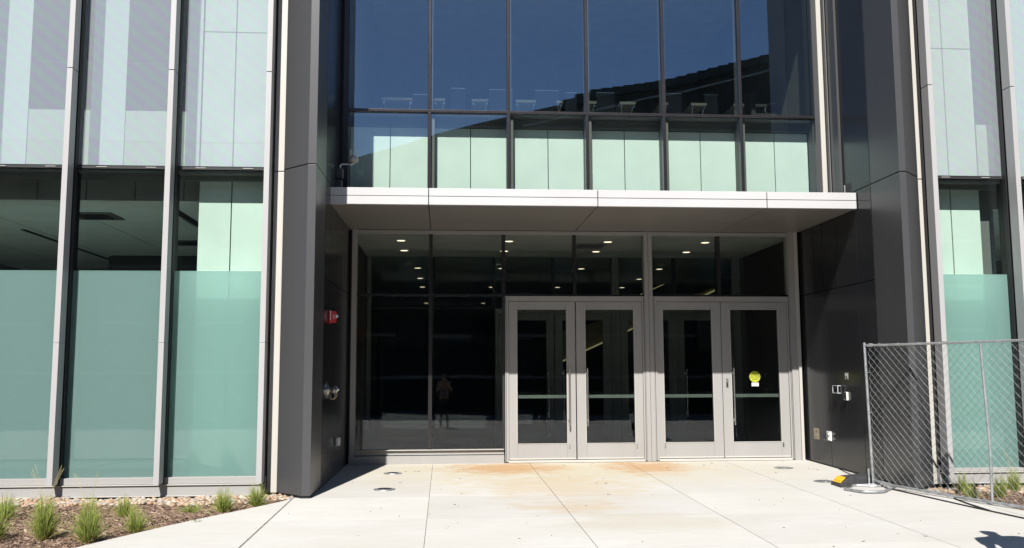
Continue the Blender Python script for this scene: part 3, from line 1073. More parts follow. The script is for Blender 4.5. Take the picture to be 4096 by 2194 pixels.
for (a, c, z, _), nm in zip(scr, names):
    o = thing('desk_screen', ((a + c) / 2, 15.3, 5.12), 'dark upright desk screen with pale top edge upstairs, ' + nm, 'screen', 'desk screens upstairs')
    MB().box(a, c, 15.3, 15.33, 5.14, z - .012).build('screen_board', M_BOARD, o)
    MB().box(a, c, 15.295, 15.335, z - .012, z).build('top_rail', M_STEEL, o)
ch = thing('office_chair', (5.32, 14.7, 5.12), 'dark office chair with curved chrome arm under the longest desk upstairs', 'chair')
MB().box(5.13, 5.52, 14.6, 15.0, 5.55, 5.61).build('seat', M_CLOTH_D, ch)
b = MB()
b.prism([(5.10, 14.62), (5.17, 14.62), (5.17, 14.98), (5.10, 14.98)], 5.58, 6.02)
b.build('backrest', M_CLOTH_D, ch)
MB().tube([(5.55, 14.62, 5.80), (5.42, 14.62, 5.79), (5.34, 14.62, 5.74), (5.33, 14.62, 5.66), (5.38, 14.62, 5.56)], .011, 8).build('armrest', M_STEEL, ch)
MB().tube([(5.33, 14.8, 5.55), (5.33, 14.8, 5.25)], .025, 8).build('chair_post', M_STEEL, ch)
b = MB()
for k in range(5):
    an = k * 2 * math.pi / 5
    b.tube([(5.33, 14.8, 5.24), (5.33 + .26 * math.cos(an), 14.8 + .26 * math.sin(an), 5.16)], .016, 6)
b.build('chair_base', M_STEEL, ch)

# ------------------------------------------------------------------ devices on the left wall


def lwall(y):
    return lx(y)


st = thing('fire_alarm_strobe', (lwall(12.1), 12.1, 2.05), 'red fire alarm strobe with clear lens ends high on the dark left side wall', 'alarm strobe')
w = lwall(12.1)
MB().box(w, w + .018, 12.02, 12.20, 1.965, 2.13).build('back_plate', M_RED, st, .004)
MB().prism([(w + .018, 12.025), (w + .085, 12.045), (w + .085, 12.175), (w + .018, 12.195)], 1.975, 2.12).build('body', M_RED, st, .006)
MB().lathe((w + .085, 12.11, 2.06), (1, 0, 0), [(.026, 0), (.024, .014), (.012, .028), (.003, .031)], 16).build('strobe_lens', M_LENS, st)
MB().box(w + .020, w + .030, 12.012, 12.026, 2.0, 2.125).build('white_strip', M_WHITE, st)
text_mesh('alarm_text', 'FIRE', .032, (w + .067, 12.034, 2.05), Euler((math.pi / 2, -math.pi / 2, 0)), M_WHITE, st)

fd = thing('fire_hose_inlet', (lwall(12.0), 12.0, 1.1), 'polished twin fire hose inlet with caps and chains on the dark left side wall', 'hose inlet')
w = lwall(12.0)
MB().lathe((w, 12.0, 1.11), (1, 0, 0), [(.115, 0), (.115, .008), (.075, .014), (.05, .03)], 24).build('wall_flange', M_STEEL, fd, smooth=False)
for dy in (-.085, .085):
    MB().lathe((w + .02, 12.0 + dy * .5, 1.11), (1, dy * 4, 0), [(.030, 0), (.034, .05), (.046, .055), (.046, .075), (.038, .078)], 20).build('inlet_body', M_STEEL, fd)
    MB().lathe((w + .095, 12.0 + dy * 1.0, 1.11), (1, dy * 4, 0), [(.050, 0), (.050, .018), (.02, .024), (.02, .045), (.008, .048)], 20).build('inlet_cap', M_STEEL, fd)
    p = []
    for t in range(13):
        a = math.pi * t / 12
        p.append((w + .03 + .045 * (1 - math.cos(a)), 12.0 + dy, 1.06 - .075 * math.sin(a)))
    MB().tube(p, .0035, 5).build('chain', M_BRASS, fd)
oc = thing('weatherproof_outlet_cover', (lwall(12.9), 12.9, .39), 'clear bubble outlet cover low on the dark left side wall', 'outlet cover')
w = lwall(12.9)
MB().box(w, w + .012, 12.82, 12.96, .33, .455).build('back_plate', M_REVEAL, oc)
MB().box(w + .012, w + .062, 12.83, 12.95, .335, .45).build('bubble_cover', M_LENS, oc, .014)

# wireless access point on its bracket above the canopy
ap = thing('wireless_antenna_unit', (-1.40, 12.62, 4.2), 'grey dome antenna unit with four stub aerials on a bracket above the canopy', 'antenna')
MB().box(-1.485, -1.40, 12.50, 12.62, 3.98, 4.12).build('junction_box', M_PIER, ap, .004)
MB().box(-1.485, -1.41, 12.50, 12.62, 3.77, 3.955).build('junction_box', M_PIER, ap, .004)
MB().tube([(-1.44, 12.55, 4.12), (-1.44, 12.55, 4.165), (-1.415, 12.55, 4.18), (-1.30, 12.55, 4.18), (-1.27, 12.55, 4.20)], .012, 8).build('bracket_arm', M_GALV, ap)
MB().tube([(-1.30, 12.5, 4.155), (-1.255, 12.55, 4.195)], .010, 8).build('bracket_clamp', M_WHITE, ap)
MB().lathe((-1.26, 12.55, 4.215), (0, 0, 1), [(.030, -.02), (.060, .0), (.068, .02), (.066, .045), (.052, .072), (.028, .088), (.005, .092)], 24).build('dome', M_PALE, ap, smooth=True)
for dx, dy in ((-.045, -.02), (-.03, .04), (.035, -.03), (.052, .02)):
    MB().tube([(-1.26 + dx, 12.55 + dy, 4.27), (-1.26 + dx, 12.55 + dy, 4.39)], .0075, 6).build('aerial', M_WHITE, ap)

# ------------------------------------------------------------------ devices on the right wall
X = XR
o = thing('intercom_plate', (X, 12.566, 1.255), 'small black intercom plate with white ring, topmost on the dark right wall', 'intercom')
MB().box(X - .012, X, 12.52, 12.613, 1.205, 1.303).build('plate', M_BLACK, o, .003)
b = MB()
b.tube([(X - .014, 12.566 + .024 * math.cos(t * math.pi / 8), 1.254 + .036 * math.sin(t * math.pi / 8)) for t in range(13)], .003, 5)
b.build('pictogram', M_WHITE, o)
MB().box(X - .0135, X - .012, 12.518, 12.524, 1.205, 1.303).box(X - .0135, X - .012, 12.609, 12.613, 1.205, 1.303).build('plate_rim', M_WHITE, o)
o = thing('clear_keypad_cover', (X, 12.865, 1.068), 'square clear plastic keypad cover left of the card reader', 'keypad cover')
MB().box(X - .01, X, 12.78, 12.951, 1.010, 1.122).build('back_plate', M_PIER, o)
M_CLEARP, *_ = glass('clear_plastic', (0.9, 0.9, 0.9), 1.35, 0.0, 0.12)
MB().box(X - .055, X - .01, 12.785, 12.946, 1.013, 1.119).build('cover', M_CLEARP, o, .01)
b = MB()
for a, c in ((1.010, 1.018), (1.114, 1.122)):
    b.box(X - .058, X - .010, 12.778, 12.953, a, c)
b.box(X - .058, X - .050, 12.778, 12.786, 1.018, 1.114)
b.box(X - .058, X - .050, 12.945, 12.953, 1.018, 1.114)
b.build('cover_rim', M_LENS, o)
o = thing('card_reader', (X, 12.597, .977), 'black card reader with white side edge below the intercom', 'card reader')
MB().box(X - .028, X - .001, 12.560, 12.635, .918, 1.032).build('reader_base', M_WHITE, o, .003)
MB().prism([(X - .045, 12.563), (X - .029, 12.563), (X - .029, 12.632), (X - .045, 12.632)], .921, 1.029).build('reader_face', M_BLACK, o, .003)
MB().box(X - .047, X - .045, 12.585, 12.605, .930, .936).build('reader_light', M_WHITE, o)
o = thing('key_switch_plate', (X, 13.718, .39), 'beige metal key switch plate low at the back of the right wall', 'switch plate')
MB().box(X - .008, X, 13.62, 13.816, .305, .471).build('plate', M_BRASS, o, .002)
MB().box(X - .012, X - .008, 13.69, 13.74, .405, .435).build('key_slot', M_REVEAL, o)
MB().lathe((X - .008, 13.68, .37), (-1, 0, 0), [(.012, 0), (.010, .008)], 12).build('screw', M_STEEL, o)
MB().box(X - .0115, X - .008, 13.74, 13.77, .325, .345).build('key_slot', M_REVEAL, o)
o = thing('bubble_outlet_cover', (X, 13.25, .385), 'white weatherproof outlet with clear bubble cover low on the right wall', 'outlet cover')
MB().box(X - .016, X, 13.18, 13.326, .313, .451).build('back_plate', M_WHITE, o, .004)
MB().box(X - .080, X - .018, 13.19, 13.322, .318, .447).build('bubble', M_CLEARP, o, .018)
MB().box(X - .034, X - .016, 13.20, 13.225, .33, .435).box(X - .05, X - .016, 13.183, 13.20, .33, .36).box(X - .05, X - .016, 13.183, 13.20, .40, .43).build('hinge', M_WHITE, o)

# ------------------------------------------------------------------ in-ground lights


def ground_light(x, y, r, dark, label):
    o = thing('ground_light', (x, y, gz(y)), label, 'ground light', 'in-ground uplights in the paving')
    z = gz(y)
    n0 = MB()
    n0.lathe((x, y, z + .001), (0, 0, 1), [(r, 0), (r * .97, .006), (r * .66, .008)], 32)
    n0.build('ring', M_GALV if dark else M_GROUNDLENS, o)
    MB().lathe((x, y, z + .0095), (0, 0, 1), [(r * .64, 0), (r * .60, .003)], 28).build('lens', M_GRATE if dark else M_GROUNDLENS, o)
    for k in range(3):
        an = 2.1 * k + .4
        MB().lathe((x + r * .82 * math.cos(an), y + r * .82 * math.sin(an), z + .007), (0, 0, 1), [(.008, 0), (.006, .003)], 8).build('screw', M_PALE, o)


ground_light(-.705, 13.07, .13, True, 'round steel-rimmed ground light at left, nearer the doors')
ground_light(-.72, 11.50, .135, True, 'round steel-rimmed ground light at left, farther from the doors')
ground_light(4.90, 13.19, .135, False, 'flush grey ground light at right beside the last door')
ground_light(4.88, 11.72, .13, False, 'flush grey ground light at right by the black rubber ramp')

# ------------------------------------------------------------------ planting beds
bl_poly = [(-12, 11.2), (-12, 1.5)] + bed_l + [(-1.80, 11.2)]
br_poly = [(5.95, 11.2), (5.72, 10.86)] + bed_r[1:] + [(14, 4.9), (14, 11.2)]


def inside(p, poly):
    x, y = p
    c = False
    for i in range(len(poly)):
        x1, y1 = poly[i]
        x2, y2 = poly[i - 1]
        if (y1 > y) != (y2 > y) and x < (x2 - x1) * (y - y1) / (y2 - y1) + x1:
            c = not c
    return c


def bedz(x, y):
    return gz(y) - .035 + .03 * mnoise.noise(Vector((x * 1.3, y * 1.3, 0)))


for poly, (xa, xb, ya, yb) in ((bl_poly, (-8.5, -1.7, 5.0, 11.2)), (br_poly, (5.7, 10.5, 5.0, 11.2))):
    b = MB()
    step = .14
    idx = {}
    nxs = int((xb - xa) / step)
    nys = int((yb - ya) / step)
    for i in range(nxs + 1):
        for j in range(nys + 1):
            x, y = xa + i * step, ya + j * step
            idx[i, j] = len(b.v)
            b.v.append((x, y, bedz(x, y) - .012))
    for i in range(nxs):
        for j in range(nys):
            cx, cy = xa + (i + .5) * step, ya + (j + .5) * step
            if inside((cx, cy), poly) or inside((cx + .1, cy), poly) or inside((cx - .1, cy), poly):
                b.f.append((idx[i, j], idx[i + 1, j], idx[i + 1, j + 1], idx[i, j + 1]))
    tag(b.build('planting_bed', M_SOIL), kind='structure')


def chips(poly, n, xr, yr, label):
    b = MB()
    tone = []
    k = 0
    tries = 0
    while k < n and tries < n * 6:
        tries += 1
        x = random.uniform(*xr)
        y = random.uniform(*yr)
        if not inside((x, y), poly):
            continue
        z = bedz(x, y)
        l = random.uniform(.010, .045)
        w_ = random.uniform(.004, .011)
        h = random.uniform(.002, .005)
        a = random.uniform(0, math.pi * 2)
        tl = random.uniform(-.35, .35)
        d = Vector((math.cos(a), math.sin(a), tl)).normalized()
        s = d.cross(Vector((0, 0, 1))).normalized()
        u = s.cross(d)
        c = Vector((x, y, z + random.uniform(-.006, .010)))
        n0 = len(b.v)
        for sz in (-1, 1):
            for sd, ss in ((-1, -1), (1, -.6), (1, .6), (-1, 1)):
                b.v.append(tuple(c + d * l * sd + s * w_ * ss + u * h * sz))
        b.f += [(n0, n0 + 3, n0 + 2, n0 + 1), (n0 + 4, n0 + 5, n0 + 6, n0 + 7), (n0, n0 + 1, n0 + 5, n0 + 4), (n0 + 1, n0 + 2, n0 + 6, n0 + 5), (n0 + 2, n0 + 3, n0 + 7, n0 + 6), (n0 + 3, n0, n0 + 4, n0 + 7)]
        tone += [min(1, max(0, random.gauss(.45, .27)))] * 8
        k += 1
    b.tone = tone
    o = b.build('bark_mulch', M_CHIP, None, kind='stuff')
    tag(o, label, 'mulch')


chips(bl_poly, 26000, (-6.4, -1.7), (7.2, 11.0), 'brown shredded bark mulch covering the left planting bed')
chips(br_poly, 12000, (5.7, 9.0), (8.3, 11.0), 'brown shredded bark mulch covering the right planting bed')


def pebbles(xr, yf, n, label):
    b = MB()
    tone = []
    bm = bmesh.new()
    bmesh.ops.create_icosphere(bm, subdivisions=2, radius=1)
    pv = [v.co.copy() for v in bm.verts]
    pf = [tuple(v.index for v in f.verts) for f in bm.faces]
    bm.free()
    for k in range(n):
        x = random.uniform(*xr)
        y = random.uniform(yf(x), 11.17)
        s = Vector((random.uniform(.022, .045), random.uniform(.018, .032), random.uniform(.012, .022)))
        R = Euler((random.uniform(-.4, .4), random.uniform(-.4, .4), random.uniform(0, 3.14))).to_matrix()
        c = Vector((x, y, bedz(x, y) + random.uniform(.0, .028)))
        n0 = len(b.v)
        ph = random.uniform(0, 9)
        for p in pv:
            q = Vector((p.x * s.x, p.y * s.y, p.z * s.z)) * (1 + .12 * math.sin(3 * p.x + ph) * math.cos(2 * p.y + ph))
            b.v.append(tuple(c + R @ q))
        b.f += [tuple(n0 + i for i in f) for f in pf]
        tone += [random.random()] * len(pv)
    b.tone = tone
    o = b.build('river_pebbles', M_PEBBLE, None, smooth=True, kind='stuff')
    tag(o, label, 'pebbles')


pebbles((-6.4, -1.72), lambda x: max(10.72, 10.86 + (x + 1.72) * -.3) if x > -2.0 else 10.66 + .07 * math.sin(x * 5), 1500, 'strip of rounded tan river pebbles along the left glass wall')
pebbles((5.80, 9.2), lambda x: 10.74 + .06 * math.sin(x * 6), 900, 'strip of rounded tan river pebbles along the right glass wall')


def tuft(x, y, h, spread, n, label, dry=.25, lean=0.0, stalks=0):
    z = bedz(x, y)
    b = MB()
    tone = []
    spread *= 1.2
    for k in range(int(n * 1.7)):
        a = random.uniform(0, 2 * math.pi)
        r0 = spread * .28 * math.sqrt(random.random())
        out = random.random() ** 1.3
        hh = h * 1.0 * random.uniform(.45, 1.0) * (1 - .35 * out)
        isdry = random.random() < dry and out > .35
        if isdry:
            hh *= .5
            out = min(1.25, out + .35)
        d = Vector((math.cos(a), math.sin(a), 0))
        s = Vector((-d.y, d.x, 0))
        a2 = random.uniform(0, math.pi)
        s = Vector((math.cos(a2), math.sin(a2), 0))
        base = Vector((x, y, z)) + d * r0
        wd = random.uniform(.0018, .0038)
        segs = 4
        n0 = len(b.v)
        for i in range(segs + 1):
            t = i / segs
            p = base + d * (spread * (out * t + .75 * out * t * t)) * .62 + Vector((lean * t * t, 0, hh * (t - .28 * out * t * t * t)))
            ww = wd * (1 - t * .85)
            b.v.append(tuple(p - s * ww))
            b.v.append(tuple(p + s * ww))
            tn = (.85 + random.uniform(-.1, .15)) if isdry else max(0, min(1, random.uniform(.1, .5) + .25 * t - .1 + (.3 if t < .15 else 0)))
            tone += [tn, tn]
        for i in range(segs):
            q = n0 + i * 2
            b.f.append((q, q + 1, q + 3, q + 2))
    o = thing('ornamental_grass', (x, y, z), label, 'grass tuft', 'ornamental grass tufts in the planting beds')
    b.tone = tone
    me = b.build('grass_blades', M_GRASS, o)
    if stalks:
        bs = MB()
        tn = []
        for k in range(stalks):
            a = random.uniform(-.9, .9) + (0 if random.random() < .5 else math.pi)
            p0 = Vector((x, y, z + .1))
            hh = h * random.uniform(1.05, 1.25)
            dx = math.cos(a) * spread * random.uniform(.5, 1.0)
            dy = math.sin(a) * spread * .5
            pts = [p0 + Vector((dx * t * t, dy * t * t, hh * t)) for t in (0, .35, .7, 1.0)]
            m0 = len(bs.v)
            bs.tube([tuple(p) for p in pts], [.0012, .001, .0008, .0018], 4)
            tn += [.9] * (len(bs.v) - m0)
        bs.tone = tn
        bs.build('seed_stalks', M_GRASS, o)


tuft(-4.02, 8.75, .40, .15, 340, 'green grass tuft cut by the left edge of the photograph')
tuft(-4.45, 9.92, .30, .17, 200, 'paler spreading grass tuft behind the leftmost one')
tuft(-3.60, 8.80, .47, .145, 420, 'tall dense grass tuft, second from the left edge, with seed stalks', stalks=6)
tuft(-3.14, 8.60, .47, .15, 420, 'tall dense grass tuft nearest the pavement edge, with seed stalks', stalks=4)
tuft(-3.29, 9.98, .27, .13, 200, 'small upright grass tuft in the middle back of the left bed')
tuft(-2.90, 9.12, .30, .14, 240, 'short grass tuft with straw base, front middle of the left bed', dry=.45)
tuft(-2.67, 10.17, .13, .16, 150, 'low straw coloured grass tuft, smallest in the left bed', dry=.5)
tuft(-2.36, 10.28, .32, .15, 260, 'grass tuft before the last glass bay, second from the left pier', dry=.35)
tuft(-2.07, 10.60, .30, .15, 260, 'grass tuft right beside the left pale edge strip')
tuft(6.15, 10.72, .30, .10, 190, 'green grass tuft behind the fence, nearest the right pier')
tuft(5.98, 10.22, .26, .10, 170, 'yellowish grass tuft behind the fence close to its bottom rail', dry=.4)
tuft(6.40, 10.38, .32, .12, 230, 'grass tuft behind the middle fence post', dry=.35)
tuft(6.84, 10.80, .34, .12, 230, 'tall airy grass tuft behind the fence at the right edge', stalks=4)
for k, (x, y, lb) in enumerate(((-2.42, 9.42, 'small dark leafy weed at the pavement edge of the left bed'), (-2.42, 9.9, 'tiny green weed behind the leafy one in the left bed'), (-3.42, 8.15, 'small weed at the bottom of the photograph in the left bed'), (6.15, 10.0, 'small broad leaved weed behind the fence'))):
    o = thing('weed', (x, y, bedz(x, y)), lb, 'weed')
    for q in range(16):
        a = random.uniform(0, 6.28)
        r = random.uniform(.01, .07)
        c = Vector((x + r * math.cos(a), y + r * math.sin(a), bedz(x, y) + random.uniform(.01, .06)))
        s = random.uniform(.010, .020)
        d = Vector((math.cos(a), math.sin(a), random.uniform(-.3, .6))).normalized()
        t = d.cross(Vector((0, 0, 1))).normalized()
        b = MB()
        b.v = [tuple(c - d * s), tuple(c + t * s * .6), tuple(c + d * s), tuple(c - t * s * .6)]
        b.f = [(0, 1, 2, 3)]
        b.tone = [.12] * 4
        b.build('leaf', M_GRASS, o)

# spigot at the base of the right pier
o = thing('garden_tap', (6.16, 11.15, .03), 'small green hose tap at the foot of the right pale edge strip', 'tap')
MB().tube([(6.16, 11.25, .05), (6.16, 11.15, .05), (6.165, 11.13, .03), (6.165, 11.13, -.03)], .011, 8).build('spout', M_GREEN, o)
MB().lathe((6.16, 11.15, .06), (0, 0, 1), [(.006, 0), (.006, .03), (.022, .032), (.022, .04)], 12).build('tap_handle', M_GREEN, o)

# ------------------------------------------------------------------ chain link fence
A = Vector((5.315, 11.256, 0))
D = Vector((.345, -.9386, 0)).normalized()
Lf = 3.3
fz = lambda s: gz((A + D * s).y)
fence = thing('chain_link_fence', (A.x, A.y, gz(A.y)), 'galvanised chain link fence panel standing in front of the right pier', 'fence')


def fp(s, z):
    p = A + D * s
    return (p.x, p.y, z)


MB().tube([fp(0, fz(0) + .0), fp(-.045, fz(0) + 1.775)], .0165, 12).build('post', M_GALV, fence)
mid = 1.665
MB().tube([fp(mid, fz(mid) + .01), fp(mid + .01, fz(mid) + .6), fp(mid - .01, fz(mid) + 1.1), fp(mid - .03, fz(mid) + 1.66), fp(mid - .03, fz(mid) + 1.745)], .0145, 12).build('post', M_GALV, fence)
MB().tube([fp(Lf, fz(Lf)), fp(Lf, fz(Lf) + 1.79)], .022, 12).build('post', M_GALV, fence)
MB().tube([fp(-.03, fz(0) + 1.738), fp(1.2, fz(1.2) + 1.75), fp(2.2, fz(2.2) + 1.765), fp(Lf, fz(Lf) + 1.78)], .0145, 12).build('top_rail', M_GALV, fence)
MB().tube([fp(.02, fz(0) + .07), fp(.3, fz(.3) + .045), fp(1.2, fz(1.2) + .03), fp(Lf, fz(Lf) + .03)], .0155, 12).build('bottom_rail', M_GALV, fence)
MB().lathe(fp(.03, fz(0) + 1.74), tuple(D), [(.023, 0), (.023, .05), (.016, .07)], 12).build('rail_end_cup', M_GALV, fence)
b = MB()
p_ = .050
nz = int(1.70 / p_)
ns = int(Lf / p_)
nrm = Vector((D.y, -D.x, 0))
for i in range(ns):
    path = []
    for k in range(nz + 1):
        s = (i + (k + i) % 2) * p_
        z = fz(s) + .035 + k * p_ * 1.0
        s += .004 * mnoise.noise(Vector((s * 3, z * 4, 0)))
        off = .003 if (k % 2) else -.003
        dd = 0.01 * mnoise.noise(Vector((s * 1.5, z * 1.5, 5)))
        q = A + D * min(max(s, .01), Lf - .01) + nrm * (off + dd)
        path.append((q.x, q.y, z))
    b.tube(path, .0022, 4, caps=False)
b.build('chain_link_mesh', M_WIRE, fence)
# wire ties
b = MB()
for s in (.2, .5, .8, 1.1, 1.4, 1.9, 2.3, 2.7, 3.1):
    for h in (.03, 1.75):
        z = fz(s) + h
        b.tube([fp(s + .004 * (t % 2), z) if False else tuple(Vector(fp(s, z)) + nrm * (.017 * math.cos(t)) + Vector((0, 0, .017 * math.sin(t)))) for t in [q * .785 for q in range(8)]], .0025, 4, closed=True)
b.build('wire_ties', M_GALV, fence)
for z in (.35, .9, 1.4):
    MB().tube([tuple(Vector(fp(0, fz(0) + z)) + Vector((.019 * math.cos(t), .019 * math.sin(t), 0))) for t in [q * .785 for q in range(8)]], .003, 4, closed=True).build('band', M_GALV, fence)

# fence stand
zs = gz(11.0)
stand = thing('fence_stand', (5.2, 11.05, zs), 'bent galvanised tube foot holding the end of the fence', 'fence stand')


def rounded(pts, r, z, k=5):
    out = []
    n = len(pts)
    for i in range(n):
        p0, p1, p2 = Vector(pts[i - 1]), Vector(pts[i]), Vector(pts[(i + 1) % n])
        a = (p0 - p1).normalized() * r
        c = (p2 - p1).normalized() * r
        for t in range(k + 1):
            u = t / k
            q = (p1 + a) * (1 - u) ** 2 + p1 * 2 * u * (1 - u) + (p1 + c) * u ** 2
            out.append((q.x, q.y, z))
    return out


MB().tube(rounded([(4.79, 10.93), (4.90, 10.62), (5.13, 10.62), (5.56, 11.15), (5.46, 11.20), (5.30, 11.13), (5.06, 11.25)], .07, zs + .016), .0155, 10, closed=True).build('tube_loop', M_GALV, stand, smooth=True)
MB().tube([(5.262, 11.26, gz(11.2) + .02), (5.264, 11.26, gz(11.2) + .215)], .012, 10).build('socket_pin', M_GALV, stand)
MB().tube([(5.06, 11.24, zs + .018), (5.30, 11.25, zs + .022), (5.42, 11.17, zs + .018)], .015, 10).build('cross_tube', M_GALV, stand)

# rubber kerb ramp
rp = thing('rubber_ramp', (5.05, 11.35, gz(11.3)), 'black rubber wedge ramp with a yellow reflector under the fence stand', 'rubber ramp')
O = Vector((4.845, 11.14, 0))
u = Vector((.83, .33, 0)).normalized()
v = Vector((.0, 1.0, 0)).normalized()
zr = gz(11.3)


def rpt(a, c, z):
    q = O + u * a + v * c
    return (q.x, q.y, zr + z)


b = MB()
prof = [(0, .0), (0, .035), (.03, .05), (.10, .095), (.20, .11), (.58, .11), (.66, .06), (.66, 0)]
k = len(prof)
b.v = [rpt(a, 0, z) for a, z in prof] + [rpt(a, .29, z) for a, z in prof]
b.f = [tuple(range(k)), tuple(reversed(range(k, 2 * k)))] + [(i, (i + 1) % k, k + (i + 1) % k, k + i) for i in range(k)]
b.build('ramp_body', M_RUBBER, rp, .006)
b = MB()
for q in range(7):
    c = .02 + q * .038
    b.v += [rpt(.12, c, .098), rpt(.12, c + .02, .098), rpt(.57, c + .02, .115), rpt(.57, c, .115), rpt(.12, c, .108), rpt(.12, c + .02, .108), rpt(.57, c + .02, .121), rpt(.57, c, .121)]
    n = q * 8
    b.f += [(n + 4, n + 5, n + 6, n + 7), (n, n + 1, n + 5, n + 4), (n + 1, n + 2, n + 6, n + 5), (n + 2, n + 3, n + 7, n + 6), (n + 3, n, n + 4, n + 7)]
b.build('tread_ribs', M_RUBBER, rp)
b = MB()
b.v = [rpt(.012, .03, .045), rpt(.012, .25, .045), rpt(.105, .25, .108), rpt(.105, .03, .108), rpt(.006, .03, .053), rpt(.006, .25, .053), rpt(.098, .25, .118), rpt(.098, .03, .118)]
b.f = [(0, 1, 2, 3), (4, 5, 6, 7), (0, 1, 5, 4), (1, 2, 6, 5), (2, 3, 7, 6), (3, 0, 4, 7)]
b.build('yellow_reflector', M_YELLOW, rp, .004)
b = MB()
for c0, c1 in ((.05, .125), (.155, .23)):
    n = len(b.v)
    b.v += [rpt(.025, c0, .068), rpt(.025, c1, .068), rpt(.075, c1, .104), rpt(.075, c0, .104), rpt(.023, c0, .074), rpt(.023, c1, .074), rpt(.073, c1, .110), rpt(.073, c0, .110)]
    b.f += [tuple(n + i for i in f) for f in ((4, 5, 6, 7), (0, 1, 5, 4), (1, 2, 6, 5), (2, 3, 7, 6), (3, 0, 4, 7))]
b.build('reflector_relief', M_YELLOW, rp)

# dark tubes standing in for a shadow line on the paving beside the fence
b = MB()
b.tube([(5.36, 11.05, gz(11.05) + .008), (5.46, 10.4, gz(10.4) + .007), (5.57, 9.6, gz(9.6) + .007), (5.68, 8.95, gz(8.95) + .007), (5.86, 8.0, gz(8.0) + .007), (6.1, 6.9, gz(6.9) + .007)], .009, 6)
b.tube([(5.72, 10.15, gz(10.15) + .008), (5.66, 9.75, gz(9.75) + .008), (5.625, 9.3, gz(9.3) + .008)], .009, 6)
tag(b.build('shadow_line', M_BLACK), 'thin dark tube standing in for a shadow line along the paving in front of the fence', 'shadow line')

# ------------------------------------------------------------------ buildings across the way (seen in the glass)
opp = thing('metal_roofed_building', (6, -20, 0), 'dark gabled building with standing seam roof seen reflected in the upstairs glass', 'building')
prof = [(-4.6, -1), (-4.6, 12.2), (-3.6, 12.5), (-.5, 13.5), (3.2, 14.6), (6.0, 15.2), (7.5, 15.8), (11.5, 16.5), (17.0, 18.0), (26, 20.4), (26, -1)]
b = MB()
k = len(prof)
b.v = [(x, -20, z) for x, z in prof] + [(x, -32, z) for x, z in prof]
b.f = [tuple(range(k)), tuple(reversed(range(k, 2 * k)))] + [(i, (i + 1) % k, k + (i + 1) % k, k + i) for i in range(k)]
b.build('wall', M_OPP, opp)
b = MB()
for i in range(5, 9):
    (xa, za), (xb, zb) = prof[i], prof[i + 1]
    n = max(1, int((xb - xa) / .55))
    for q in range(n):
        t0, t1 = q / n, (q + 1) / n
        x0, x1 = xa + (xb - xa) * t0, xa + (xb - xa) * t1
        z0, z1 = za + (zb - za) * t0, za + (zb - za) * t1
        b.prism([(x0, -19.8), (x1, -19.8), (x1, -32), (x0, -32)], min(z0, z1) - .3, lambda x, y, A=z0, B=z1, X0=x0, X1=x1: A + .14 + (B - A) * .35 * (x - X0) / (X1 - X0))
b.build('roof', M_OPPROOF, opp)
b = MB()
b.tube([(4.0, -19.8, 14.0), (11.5, -19.8, 15.75), (25, -19.8, 19.2)], .06, 6)
b.build('gutter', M_PALE, opp)
for r in range(3):
    for c in range(7):
        x = -2.5 + c * 4
        z = 2.5 + r * 3.6
        w_ = MB().box(x, x + 1.8, -19.98, -19.9, z, z + 1.7).build('window', M_OPPGLASS, opp)
for z in (1.1, 3.3, 5.4, 7.6):
    MB().box(-4.5, 25.9, -20.05, -19.93, z, z + .16).build('ledge', M_PALE, opp)
low = thing('flat_roofed_building', (-15, -20, 0), 'low flat roofed building with roof railing seen reflected in the left wing', 'building')
MB().box(-45, -4.65, -32, -20.2, -1, 10.8).build('wall', M_OPPWALL, low)
MB().box(-45, -4.65, -20.35, -20.1, 10.8, 10.95).build('coping', M_PALE, low)
b = MB()
b.tube([(-45, -20.2, 12.1), (-4.7, -20.2, 12.1)], .04, 6)
for q in range(110):
    x = -24 + q * .13
    b.box(x, x + .025, -20.22, -20.19, 10.95, 12.08)
b.build('roof_railing', M_PIER, low)
for r in range(2):
    for c in range(8):
        x = -40 + c * 4.4
        MB().box(x, x + 2.4, -20.24, -20.18, 2.6 + r * 4, 4.8 + r * 4).build('window', M_OPPGLASS, low)
for z in (1.4, 3.6, 6.2):
    MB().box(-44.9, -4.7, -20.27, -20.19, z, z + .14).build('ledge', M_PALE, low)
side = thing('distant_office_block', (40, -26, 0), 'grey office block far behind the viewer on the right', 'building')
MB().box(27, 70, -45, -26, -1, 15).build('wall', M_OPPWALL, side)
for r in range(3):
    for c in range(6):
        MB().box(30 + c * 5, 33 + c * 5, -26.03, -25.9, 2 + r * 4, 4.4 + r * 4).build('window', M_OPPGLASS, side)

# ------------------------------------------------------------------ people (behind and beside the camera: mirrored and casting a shadow)


